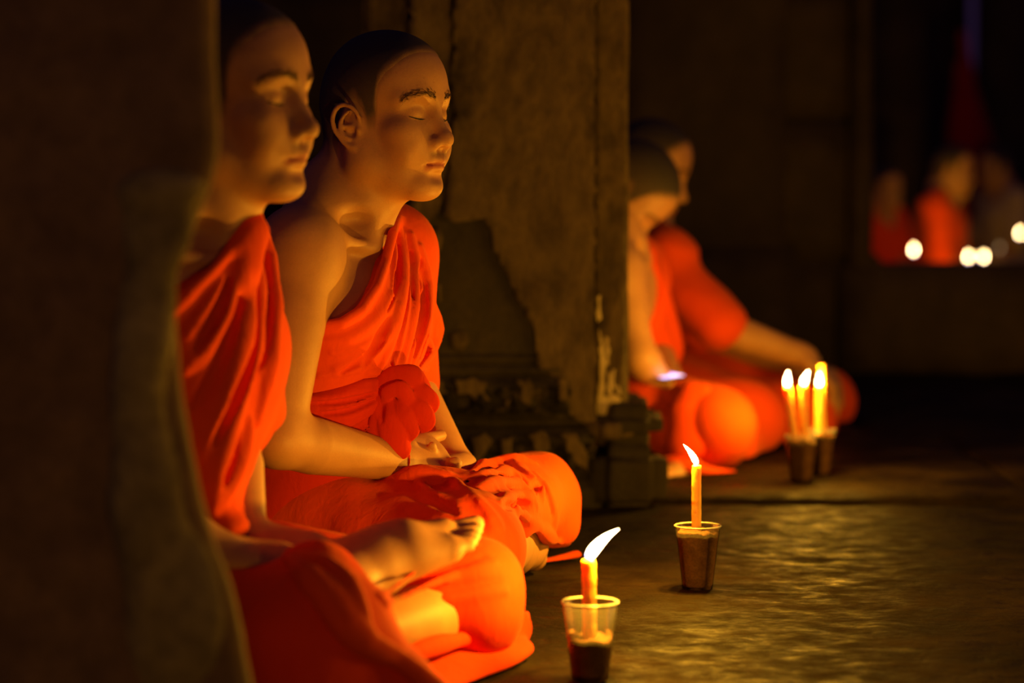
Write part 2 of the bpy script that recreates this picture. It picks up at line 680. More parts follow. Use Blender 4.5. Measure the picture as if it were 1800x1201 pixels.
def head_children(parent, R, c, sc, body, h=.0022, closed=True, base=SKIN_C):
    """hair, eyebrows and lashes as parts of the person; body is the sculpted field they lie on"""
    S = SDF()
    S.frame(R, c, sc)
    S.ell((-.004, 0, .046), (.0900, .0770, .0860), .02)
    S.ell((-.040, 0, .012), (.0510, .0630, .0610), .03)
    S.ell((.026, 0, .050), (.0650, .0670, .0650), .03)
    for s in (1, -1):
        S.cap((-.004, s * .055, -.012), (.004, s * .053, -.056), .0190, .0180, .03)
    S.disp(lambda q: .0030 * np.clip(1 - hairline(q) / .016, 0, 1), (0, 0, .04), .3, .003)
    S.func(lambda q: -(hairline(q) + .004), .002, 'i')
    me = S.mesh('hair', h)
    q = (verts_of(me) - c) @ R / sc
    col = np.tile(base, (len(q), 1))
    hl = hairline(q) + wav(q, 260, 3) * .003
    top = np.clip((q[:, 2] - .04) / .06, 0, 1)  # crown darker than the sides: its lack of light put into the colour
    w = np.clip(hl / .030, 0, 1)[:, None] * (.89 + .08 * top)[:, None]
    col = col * (1 - w) + np.array([.022, .019, .023]) * w
    paint(me, col)
    link('hair', me, HAIR, parent)
    def on_skin(pts, lift):
        out = []
        for p in pts:
            p = np.asarray(p, float)
            d = R @ norm(p - np.array([.01, 0, .02]))
            w = c + R @ (p * sc) + d * .03
            for _ in range(40):
                v = body.ev(w[None])[0]
                if v < .0003:
                    break
                w = w - d * v * .8
            out.append(w + d * lift)
        return out
    for s in (1, -1):
        # eyebrow of separate short hairs
        e = on_skin(smooth_path([(.0865, s * .010, .0300), (.0865, s * .022, .0340), (.0815, s * .036, .0355), (.0720, s * .0480, .0325), (.0640, s * .0570, .0255)]), 0)
        e = np.array(e)
        rs = np.random.RandomState(7)
        V, F = [], []
        for i in range(190):
            t = rs.uniform(0, .97) * (len(e) - 1.01)
            k = int(t)
            p0 = e[k] * (1 - t + k) + e[k + 1] * (t - k)
            tg = norm(e[k + 1] - e[k])
            up = R @ np.array([0, 0, 1.0])
            nn = norm(p0 - (c + R @ (np.array([.01, 0, .02]) * sc)))
            a = p0 + up * rs.normal() * .0026 * sc + nn * .0001
            d = norm(tg + up * (rs.normal() * .25 + .25 * (1 - t / len(e)))) * .0075 * rs.uniform(.6, 1.1)
            b_ = a + d - nn * .0002
            w = norm(np.cross(d, nn)) * .00022
            n0 = len(V)
            V += [a + w, a - w, a + nn * .0006, b_]
            F += [(n0, n0 + 1, n0 + 3), (n0 + 1, n0 + 2, n0 + 3), (n0 + 2, n0, n0 + 3)]
        link('eyebrow', mesh_arrays('eyebrow', V, F), DARKHAIR, parent)
        E = SDF()
        if closed:
            e = smooth_path([(.0752, s * .0185, .0022), (.0792, s * .026, .0000), (.0784, s * .035, .0002), (.0712, s * .0470, .0036)])
            r = [.0005, .0009, .0011, .0008]
        else:
            e = smooth_path([(.0752, s * .0185, .0090), (.0795, s * .024, .0112), (.0785, s * .034, .0112), (.0715, s * .0460, .0085)])
            r = [.0009, .0014, .0015, .0009]
        E.chain(on_skin(e, -.0001), smooth_rad(r, 4), .002)
        link('eyelash', E.mesh('eyelash', .0009), LASH, parent)

def hand_prims(S, wrist, dirx, back, side, curl=(.5, .5, .5, .5), spread=.06, thumb=(.5, .3), thumb_len=1.0, sc=1.0, thumb_up=0.0):
    """hand from the wrist along dirx; back = direction of the back of the hand; side=+1 thumb lies on +y.
    curl: knuckle bend of index..little; thumb: (angle out, bend)"""
    x = norm(dirx)
    z = norm(np.asarray(back, float) - (np.asarray(back, float) @ x) * x)
    y = np.cross(z, x) * side
    R = np.stack([x, y, z], 1)
    S.frame(R, wrist, sc)
    flat = ((0, 0, 1), 1.75)
    S.cap((-.01, 0, 0), (.02, 0, 0), .024, .027, .02, flat=((0, 0, 1), 1.4))
    for yy, r0, r1 in ((.026, .022, .021), (.009, .023, .022), (-.010, .022, .021), (-.027, .020, .018)):
        S.cap((.018, yy * .72, 0), (.086 - abs(yy - .009) * .22, yy, .001), r0, r1, .014, flat=flat)
    S.ell((.032, .026, -.009), (.034, .016, .015), .014)
    S.ell((.030, -.026, -.008), (.034, .013, .013), .014)
    ys = (.028, .009, -.010, -.028)
    ls = ((.044, .025, .021), (.049, .029, .022), (.045, .026, .021), (.034, .020, .019))
    rs = (.0090, .0092, .0088, .0078)
    tips = []
    for i in range(4):
        p = np.array([.088 - abs(ys[i] - .009) * .25, ys[i], .001])
        a = 0.0
        sp = (1.5 - i) * spread
        cu = curl[i]
        pts, rad = [p - np.array([.018, 0, 0])], [rs[i] * 1.12]
        pts.append(p)
        rad.append(rs[i] * 1.10)
        for j, L in enumerate(ls[i]):
            a += cu * (1.0, 1.25, .8)[j]
            d = np.array([math.cos(a) * math.cos(sp), math.cos(a) * math.sin(sp), -math.sin(a)])
            p = p + d * L
            pts.append(p)
            rad.append(rs[i] * (.98, .92, .80)[j])
        S.chain(pts, rad, .006)
        tips.append(p)
    t0 = np.array([.022, .026, -.006])
    ao, be = thumb
    d1 = norm([math.cos(ao), math.sin(ao), -.25 + thumb_up])
    d2 = norm([math.cos(ao - be), math.sin(ao - be), -.22 + thumb_up])
    d3 = norm([math.cos(ao - 1.6 * be), math.sin(ao - 1.6 * be), -.18 + thumb_up])
    p1 = t0 + d1 * .040 * thumb_len
    p2 = p1 + d2 * .034 * thumb_len
    p3 = p2 + d3 * .025 * thumb_len
    S.chain([t0, p1, p2, p3], [.0150, .0118, .0106, .0088], .010)
    S.fr = 0
    W = lambda q: wrist + R @ (np.asarray(q) * sc)
    return R, W, tips, p3

def foot_prims(S, heel, dirx, up, side=1, sc=1.0):
    """foot: heel centre, direction of the toes, direction of the instep; side=+1 big toe on +y"""
    x = norm(dirx)
    z = norm(np.asarray(up, float) - (np.asarray(up, float) @ x) * x)
    y = np.cross(z, x) * side
    R = np.stack([x, y, z], 1)
    S.frame(R, heel, sc)
    S.ell((0, 0, 0), (.034, .030, .032), .02)
    S.cap((.005, 0, .006), (.085, -.004, .012), .031, .030, .03)
    S.cap((.06, .012, .012), (.155, .022, -.008), .028, .022, .03)
    S.cap((.05, -.018, .0), (.140, -.026, -.012), .024, .018, .03)
    S.ell((.150, .026, -.010), (.022, .018, .017), .012)
    tl = ((.026, .052, .0125), (.007, .046, .0090), (-.009, .040, .0085), (-.022, .034, .0080), (-.034, .027, .0075))
    for yy, L, r in tl:
        b = np.array([.158 - abs(yy - .02) * .38, yy, -.012])
        S.chain([b, b + np.array([L * .55, 0, .002]), b + np.array([L, 0, -.003])], [r * 1.0, r * .95, r], .006)
    S.fr = 0
    return R
# ----------------------------------------------------------------- seated people
def torso_frames(J):
    """pelvis->neck axis and facing give the trunk frame"""
    up = norm(J['neck'] - J['pelvis'])
    l = norm(J['shL'] - J['shR'])
    l = norm(l - (l @ up) * up)
    f = np.cross(l, up)
    return np.stack([f, l, up], 1)

def torso_prims(S, J, g=0.0, k=.05, arms_free=True):
    """trunk; g inflates it for cloth"""
    R = torso_frames(J)
    pel, nk = J['pelvis'], J['neck']
    L = np.linalg.norm(nk - pel)
    S.frame(R, pel)
    S.ell((0, 0, .02), (.115 + g, .165 + g, .11 + g), k)
    S.ell((.005, 0, L * .30), (.100 + g, .138 + g, .13 + g), k)
    S.ell((.004, 0, L * .56), (.100 + g, .146 + g, .14 + g), k)
    S.ell((-.010, 0, L * .76), (.092 + g, .150 + g, .115 + g), k)
    for s in (1, -1):
        S.ell((.062, s * .065, L * .70), (.036 + g, .068 + g, .058 + g), .045)
    S.fr = 0
    return R, L

def body_prims(S, J, legs=True):
    R, L = torso_prims(S, J)
    nk, hd = J['neck'], J['head']
    HR = J['headR']
    # neck and shoulders
    skull = hd + HR @ np.array([-.030, 0, -.020])
    S.cap(nk + R @ np.array([-.014, 0, -.01]), skull, .061, .054, .035)
    S.cap(nk + R @ np.array([.004, 0, .0]), hd + HR @ np.array([.016, 0, -.060]), .047, .045, .025)
    for s, sh in ((1, J['shL']), (-1, J['shR'])):
        S.cap(nk + R @ np.array([-.030, s * .020, .035]), sh + R @ np.array([-.015, 0, .004]), .042, .043, .05)
        S.ell(sh, (.056, .056, .060), .04)
        # collar bone and the cord of the neck
        if not (s == 1 and J.get('covered_left')):
            S.chain([nk + R @ np.array([.060, s * .022, -.022]), nk * .5 + sh * .5 + R @ np.array([.046, 0, .004]), sh + R @ np.array([.015, 0, .040])], [.0085, .008, .008], .016)
        S.chain([nk + R @ np.array([.054, s * .016, -.012]), hd + HR @ np.array([-.010, s * .058, -.035])], [.009, .011], .022)
        S.ell(nk * .62 + sh * .38 + R @ np.array([.045, 0, .030]), (.022, .024, .012), .02, 's')
    for s, a in ((1, 'L'), (-1, 'R')):
        sh, el, wr = J['sh' + a], J['el' + a], J['wr' + a]
        S.chain([sh, sh * .6 + el * .4, el], [.049, .046, .036], .03)
        m = el * .72 + wr * .28
        S.chain([el, m, wr], [.037, .040, .0265], .02)
    if legs:
        for a in 'LR':
            hp, kn, an = J['hip' + a], J['kn' + a], J['an' + a]
            S.chain([hp, hp * .5 + kn * .5, kn], [.064, .052, .040], .04)
            S.chain([kn, kn * .68 + an * .32, an], [.042, .046, .032], .03)

def joints(loc, yaw, scale=1.0, lean=.03, head=(0, 0, 0), **over):
    """joints of a cross-legged person sitting at loc, facing yaw; head = (yaw, pitch, roll) relative to the trunk"""
    R = rotz(yaw)
    loc = np.asarray(loc, float)
    W = lambda x, y, z: loc + R @ (np.array([x, y, z]) * scale)
    J = dict(pelvis=W(0, 0, .095), neck=W(lean + .02, 0, .585), shL=W(lean, .168, .53), shR=W(lean, -.168, .53),
             elL=W(lean + .04, .24, .27), elR=W(lean + .04, -.24, .27), wrL=W(.22, .10, .18), wrR=W(.22, -.10, .18),
             hipL=W(.02, .09, .09), hipR=W(.02, -.09, .09), knL=W(.30, .30, .115), knR=W(.30, -.30, .115),
             anL=W(.30, -.06, .055), anR=W(.33, .06, .055), head=W(lean + .055, 0, .71))
    J['headR'] = R @ rotz(head[0]) @ roty(head[1]) @ rotx(head[2])
    for k, v in over.items():
        J[k] = np.asarray(v, float)
    J['R'] = R
    J['loc'] = loc
    return J

def finish_body(S, parent, h, hf, base=SKIN_C, name='body'):
    me = S.mesh(name, h)
    V = verts_of(me)
    R, c, sc = S.frames[hf]
    q = (V - c) @ R / sc
    near = (np.abs(q).max(1) < .16) & (q[:, 2] > -.115)
    col = np.tile(base, (len(V), 1)).astype(float)
    if near.any():
        col[near] = head_colors(q[near], base)
    paint(me, col)
    return link(name, me, SKIN, parent)

def robe_folds(Rt, org, amp, fr, seed, fan):
    """soft pleats running in a fan from a point on the shoulder (trunk frame)"""
    def fn(p):
        q = (p - org) @ Rt
        a = np.arctan2(q[:, 1] - fan[1], -(q[:, 2] - fan[2]))
        r = np.sqrt((q[:, 1] - fan[1]) ** 2 + (q[:, 2] - fan[2]) ** 2)
        w = wav(p, 9, seed) * .55
        s = np.sin(a * fr + w * 2.2) * .6 + np.sin(a * fr * 1.9 + w * 3 + 1.3) * .4
        return amp * np.clip(r / .12, 0, 1) * (np.abs(s) ** .7 * np.sign(s))
    return fn

def lower_robe_prims(S, J, g=.016, k=.06):
    for a in 'LR':
        hp, kn, an = J['hip' + a], J['kn' + a], J['an' + a]
        S.chain([hp, hp * .5 + kn * .5, kn], [.092 + g, .082 + g, .060 + g], k)
        S.chain([kn, kn * .5 + an * .5], [.056 + g, .060 + g], k)
    m = (J['knL'] + J['knR'] + J['pelvis']) / 3
    S.cap(J['hipL'] * .6 + J['knL'] * .4, J['hipR'] * .6 + J['knR'] * .4, .055, .055, k)
    S.ell(J['pelvis'] + np.array([0, 0, .0]), (.16, .19, .12), k)

def simple_person(name, J, h, label, group, robe=ROBE, bare_right=True, lower=True, hands=True, headkids=True, skin=SKIN_C, ground=0.0, extra=None):
    root = empty(name, tuple(J['loc']))
    tag(root, label, 'person', group)
    S = SDF()
    body_prims(S, J)
    hf = head_prims(S, J['headR'], J['head'], 1.0, True)
    S.fr = 0
    if hands:
        for a, s in (('L', -1), ('R', 1)):
            w, e = J['wr' + a], J['el' + a]
            kw = dict(curl=(.35, .4, .45, .5), thumb=(.6, .3))
            d = J.get('hand' + a, w - e + np.array([0, 0, -.02]))
            hand_prims(S, w, d, J.get('back' + a, np.array([0, 0, 1.0])), s, **kw)
    for a, s in (('L', -1), ('R', 1)):
        foot_prims(S, J['an' + a] - np.array([0, 0, .012]), norm(J['an' + a] - J['kn' + a]) + np.array([0, 0, -.1]), J['R'] @ np.array([1.0, 0, .3]), s)
    finish_body(S, root, h, hf, skin)
    if headkids:
        head_children(root, J['headR'], J['head'], 1.0, S, h * .7, True, skin)
    # robe
    Rb = SDF()
    Rt, L = torso_prims(Rb, J, .014)
    for s, a in ((1, 'L'), (-1, 'R')):
        if a == 'R' and bare_right:
            continue
        sh, el, wr = J['sh' + a], J['el' + a], J['wr' + a]
        Rb.ell(sh, (.068, .068, .068), .04)
        Rb.chain([sh, sh * .45 + el * .55, el * .95 + sh * .05], [.064, .066, .060], .04)
        Rb.cap(J['neck'] + Rt @ np.array([-.02, s * .05, .0]), sh + np.array([0, 0, .01]), .05, .055, .04)
    org = J['pelvis']
    Rb.disp(robe_folds(Rt, org, .008, 15, 3, (0, .17, L)), org + Rt @ np.array([0, 0, L * .5]), .6, .008)
    Rb.frame(Rt, org)
    # neckline: from the left side of the neck to under the right arm
    if bare_right:
        Rb.ell((.05, -.16, L + .02), (.30, .215, .25), .012, 's')
    else:
        Rb.ell((.06, 0, L + .05), (.16, .075, .12), .012, 's')
    Rb.ell((-.0, 0, L + .14), (.09, .075, .16), .012, 's')
    Rb.fr = 0
    me = Rb.mesh('robe', h)
    link('robe', me, robe, root)
    if lower:
        Lo = SDF()
        lower_robe_prims(Lo, J)
        Lo.disp(lambda p: .007 * wav(p * np.array([1, 1, .6]), 42, 5) + .006 * wav(p, 17, 8), J['pelvis'] + J['R'] @ np.array([.15, 0, 0]), .8, .012)
        Lo.plane((0, 0, .004 + ground), (0, 0, -1), .006)
        me = Lo.mesh('lower_robe', h)
        link('lower_robe', me, robe, root)
    if extra:
        extra(root, J)
    return root
# ----------------------------------------------------------------- the nearer monk, half hidden by the worn pillar
def monk_one(h=.0034):
    yaw = math.radians(-20)
    J = joints((-.43, 2.95, 0), yaw)
    shL = P(378, 448, 3.09)
    shR = shL - .33 * np.array([.34, .94, 0])
    J.update(pelvis=np.array([-.515, 2.96, .10]), neck=P(360, 412, 2.95), shL=shL, shR=shR,
             elL=P(398, 775, 3.00), wrL=P(430, 945, 2.86), elR=np.array([-.50, 2.70, .30]), wrR=np.array([-.34, 2.74, .185]),
             hipL=np.array([-.37, 3.03, .10]), knL=P(812, 1066, 3.02), anL=P(545, 1150, 2.80),
             hipR=np.array([-.43, 2.86, .085]), knR=np.array([-.235, 2.64, .092]), anR=P(622, 1006, 2.86))
    J['head'] = np.array([-.337, 2.945, .697])
    J['headR'] = rotz(math.radians(-24)) @ roty(-.02)
    root = empty('person', (-.43, 2.95, 0))
    tag(root, 'shaven monk nearest the camera, half hidden behind the worn pillar, one foot on his knee', 'person', 'monks seated along the gallery')
    S = SDF()
    body_prims(S, J)
    hf = head_prims(S, J['headR'], J['head'], 1.0, True)
    S.fr = 0
    hand_prims(S, J['wrL'], P(520, 968, 2.84) - J['wrL'] + np.array([.02, 0, .0]), np.array([0, -.2, 1.0]), -1, curl=(.3, .34, .38, .42), thumb=(.7, .3), sc=.95)
    hand_prims(S, J['wrR'], np.array([.9, .25, -.15]), np.array([0, -.2, 1.0]), 1, curl=(.3, .34, .38, .42), thumb=(.5, .3), sc=.95)
    foot_prims(S, J['anR'] + np.array([-.008, .0, -.006]), P(815, 922, 2.93) - J['anR'], np.array([-.35, -.30, .88]), 1, .92)
    S.cap(J['anR'] + np.array([-.02, -.03, -.03]), J['anR'] + np.array([.01, 0, .0]), .038, .034, .03)
    foot_prims(S, J['anL'] - np.array([0, 0, .02]), np.array([-.3, -.8, -.05]), np.array([-.6, .1, .7]), 1, 1.0)
    finish_body(S, root, h, hf)
    head_children(root, J['headR'], J['head'], 1.0, S, h * .7)
    # upper robe
    T = SDF()
    Rt, L = torso_prims(T, J, .012)
    T.ell(J['shL'], (.062, .062, .064), .04)
    T.cap(J['neck'] + Rt @ np.array([-.02, .055, .0]), J['shL'] + np.array([0, 0, .012]), .044, .048, .04)
    T.cap(J['neck'] + Rt @ np.array([.02, .02, -.02]), J['neck'] + Rt @ np.array([-.01, 0, .03]), .058, .056, .03)
    T.fr = 0
    org = J['pelvis']
    q = []
    for p in [(300, 556), (330, 522), (366, 486), (405, 440), (432, 405)]:
        x = T.hit(*p, y0=2.45)
        if x is not None:
            q.append((x - org) @ Rt)
    q = np.array(q)
    o = np.argsort(q[:, 1])
    ys, zs = q[o, 1], q[o, 2]
    ys = np.concatenate([[-.30, ys[0] - .06], ys, [ys[-1] + .03, ys[-1] + .04]])
    zs = np.concatenate([[zs[0] - .06, zs[0] - .03], zs, [zs[-1] + .06, zs[-1] + .4]])
    Rb = SDF()
    torso_prims(Rb, J, .014)
    Rb.ell(J['shL'], (.064, .064, .066), .04)
    Rb.chain([J['shL'], P(384, 600, 3.04), P(394, 716, 2.99)], [.058, .058, .058], .05)
    Rb.cap(J['neck'] + Rt @ np.array([-.02, .055, .0]), J['shL'] + np.array([0, 0, .012]), .046, .050, .04)
    # cloth hanging from the forearm
    Rb.chain([P(412, 690, 2.94), P(384, 800, 2.90), P(362, 880, 2.88), P(372, 928, 2.86)], [.052, .045, .034, .030], .03)
    Rb.chain([P(380, 640, 2.88), P(350, 780, 2.84), P(360, 900, 2.84)], [.05, .05, .04], .05)
    Rb.ell(P(396, 924, 2.82), (.030, .028, .017), .012)
    Rb.cap(P(430, 712, 2.97), P(482, 730, 2.97), .034, .010, .03)
    bs = SDF()
    bs.ops, bs.frames = list(Rb.ops), list(Rb.frames)
    Lr = [
        ('r', [(452, 388), (472, 450), (478, 540), (470, 640), (450, 740)], (.009, .012, .014, .012), .014),
        ('r', [(436, 410), (440, 500), (428, 600), (390, 720), (352, 800)], (.008, .012, .013, .010), .014),
        ('r', [(420, 430), (404, 510), (372, 590), (326, 650)], (.007, .010, .011, .008), .014),
        ('r', [(452, 420), (456, 540), (440, 650), (396, 780), (364, 850)], (.007, .010, .012, .010), .012),
        ('r', [(398, 470), (370, 530), (330, 590)], (.006, .009, .008), .014),
        ('r', [(440, 740), (420, 810), (392, 880)], (.008, .012, .010), .012),
        ('r', [(400, 780), (378, 850), (372, 900)], (.008, .011, .009), .012),
        ('v', [(428, 430), (420, 520), (398, 610), (356, 700), (330, 740)], (.004, .007, .008, .004), .010),
        ('v', [(446, 440), (448, 560), (428, 660), (376, 780)], (.003, .006, .007, .004), .009),
        ('v', [(408, 470), (388, 540), (345, 615)], (.003, .006, .004), .010),
        ('v', [(464, 450), (468, 550), (452, 660)], (.002, .004, .003), .008),
        ('v', [(420, 760), (396, 830), (380, 880)], (.003, .007, .004), .009),
    ]
    bs.hit_ = bs.hit
    bs.hit = lambda x, y: bs.hit_(x, y, 2.45)
    strokes(Rb, Lr, bs)
    Rb.frame(Rt, org)
    Rb.func(lambda p: p[:, 2] - np.interp(p[:, 1], ys, zs), .004, 'i')
    Rb.ell((-.02, -.006, L + .10), (.076, .052, .14), .01, 's')
    Rb.fr = 0
    edge = []
    for p, lf in zip([(298, 552), (330, 520), (366, 484), (405, 438), (436, 400), (452, 380)], (.004, .006, .008, .007, .005, .003)):
        x = T.hit(*p, y0=2.45)
        if x is not None:
            edge.append(x + norm(CAM - x) * lf)
    if len(edge) > 1:
        Rb.chain(edge, .008, .010)
    tuck = [x for x in (T.hit(*p, y0=2.45) for p in [(436, 418), (428, 440), (424, 466), (418, 500)]) if x is not None]
    if len(tuck) > 1:
        Rb.chain(tuck, .016, .016)
    tuck = [x for x in (T.hit(*p, y0=2.45) for p in [(452, 410), (444, 440), (440, 470)]) if x is not None]
    if len(tuck) > 1:
        Rb.chain(tuck, .016, .016)
    Rb.disp(lambda p: .002 * wav(p, 60, 6), (0, 3, .3), 2, .003)
    link('robe', Rb.mesh('robe', h), ROBE, root)
    # lower robe
    Lo = SDF()
    Lo.ell(J['pelvis'], (.16, .19, .12), .06)
    Lo.chain([J['hipR'], (J['hipR'] + J['knR']) / 2, J['knR']], [.088, .086, .076], .05)
    Lo.chain([J['knR'] + np.array([0, 0, -.01]), P(590, 1110, 2.66), P(560, 1030, 2.76)], [.078, .066, .05], .05)
    Lo.chain([P(560, 1180, 2.60), P(700, 1215, 2.62), P(770, 1250, 2.62)], [.07, .045, .03], .05)
    Lo.chain([J['hipL'], (J['hipL'] + J['knL']) / 2, J['knL']], [.090, .078, .064], .05)
    Lo.chain([J['knL'], P(750, 1048, 2.99), P(690, 1058, 2.96), P(648, 1072, 2.93)], [.066, .054, .036, .016], .03)
    Lo.cap(P(846, 1015, 3.02), P(856, 1085, 3.00), .046, .038, .04)
    bl = SDF()
    bl.ops, bl.frames = list(Lo.ops), list(Lo.frames)
    h0 = bl.hit
    bl.hit = lambda x, y: h0(x, y, 2.45)
    strokes(Lo, [
        ('r', [(670, 1050), (750, 990), (830, 958)], (.003, .005, .004), .016),
        ('r', [(680, 1062), (770, 1020), (870, 990)], (.003, .005, .004), .016),
        ('r', [(700, 1075), (790, 1052), (890, 1040)], (.003, .004, .004), .016),
        ('v', [(690, 1045), (780, 1000), (850, 978)], (.002, .003, .002), .012),
        ('v', [(700, 1068), (790, 1036), (880, 1018)], (.002, .003, .002), .012),
    ], bl)
    Lo.disp(lambda p: .003 * wav(p, 26, 33) + .0012 * wav(p, 70, 3), (0, 3, .1), 2, .004)
    Lo.plane((0, 0, .003), (0, 0, -1), .004)
    link('lower_robe', Lo.mesh('lower_robe', h), ROBE2, root)
    # lit hem rolled over the near knee
    He = SDF()
    def onto(pts, lift):
        out = []
        for p in pts:
            x = bl.hit(*p)
            out.append(None if x is None else x + norm(CAM - x) * lift)
        ds = [np.linalg.norm(x - CAM) for x in out if x is not None]
        last = ds[0]
        for i, x in enumerate(out):
            if x is None:
                out[i] = CAM + ray(*pts[i]) * last
            else:
                last = np.linalg.norm(x - CAM)
        return out
    path = [(508, 985), (536, 1012), (566, 1046), (592, 1086), (622, 1116), (660, 1140), (698, 1158), (736, 1186), (778, 1225)]
    He.chain(smooth_path(onto(path, .006)), smooth_rad([.008, .014, .017, .016, .016, .015, .012, .012, .012], 9), .010)
    p2 = [(524, 978), (572, 994), (610, 1030), (630, 1078), (640, 1124)]
    He.chain(smooth_path(onto(p2, .012)), smooth_rad([.007, .012, .015, .014, .010], 5), .010)
    He.chain(smooth_path(onto([(556, 1016), (592, 1052), (614, 1100)], .010)), smooth_rad([.008, .013, .012], 3), .012)
    He.disp(lambda p: .0025 * wav(p, 70, 43), (0, 3, .1), 2, .003)
    link('robe_hem', He.mesh('robe_hem', .003), ROBE, root)
    # red cloth spread on the floor under the far shin
    Fl = SDF()
    Fl.chain([P(740, 1196, 2.86), P(830, 1166, 2.96), P(900, 1132, 3.04)], [.034, .036, .030], .02, flat=((.25, -.25, 1), 3.0))
    Fl.chain([P(868, 1132, 3.03), P(908, 1104, 3.07), P(926, 1080, 3.10)], [.030, .026, .006], .012, flat=((.6, -.8, .2), 3.0))
    Fl.chain([P(716, 1152, 2.84), P(780, 1132, 2.91), P(850, 1112, 3.0)], [.010, .012, .010], .01)
    Fl.disp(lambda p: .003 * wav(p, 50, 53), (0, 3, .1), 2, .003)
    Fl.plane((0, 0, .002), (0, 0, -1), .003)
    link('robe_corner', Fl.mesh('robe_corner', .003), ROBE2, root)
    return root
# ----------------------------------------------------------------- the monk in focus, eyes closed
def strokes(S, L, base=None, lift=0.0):
    """lay ridges ('r') and creases ('v') on the cloth: each is (kind, [(px,py)...], radius or radii, blend)"""
    probe = base or S
    add = []
    for kind, pts, rad, k in L:
        X = [probe.hit(*p) for p in pts]
        keep = [i for i, x in enumerate(X) if x is not None]
        if len(keep) < 2:
            continue
        rr = [rad] * len(pts) if not hasattr(rad, '__len__') else list(np.interp(np.linspace(0, 1, len(pts)), np.linspace(0, 1, len(rad)), rad))
        X = [X[i] for i in keep]
        rr = [rr[i] for i in keep]
        # smooth the polyline
        X = np.array(X)
        t = np.linspace(0, 1, len(X))
        tt = np.linspace(0, 1, (len(X) - 1) * 3 + 1)
        Y = np.stack([np.interp(tt, t, X[:, i]) for i in range(3)], 1)
        Y[1:-1] = (Y[:-2] + Y[1:-1] * 2 + Y[2:]) / 4
        ra = np.interp(tt, t, rr)
        fade = np.minimum(1, .55 + 2.2 * np.minimum(tt, 1 - tt))
        add.append((kind, Y, ra * fade * (1.12 if kind == 'r' else 1.25), k * .65))
    for kind, Y, ra, k in add:
        if kind == 'r':
            out = np.array([norm(CAM - y) for y in Y]) * (lift - ra[:, None] * .35)
            S.chain(list(Y + out), list(ra), k)
        else:
            out = np.array([norm(CAM - y) for y in Y]) * (ra[:, None] * .25)
            S.chain(list(Y + out), list(ra), k, 's')

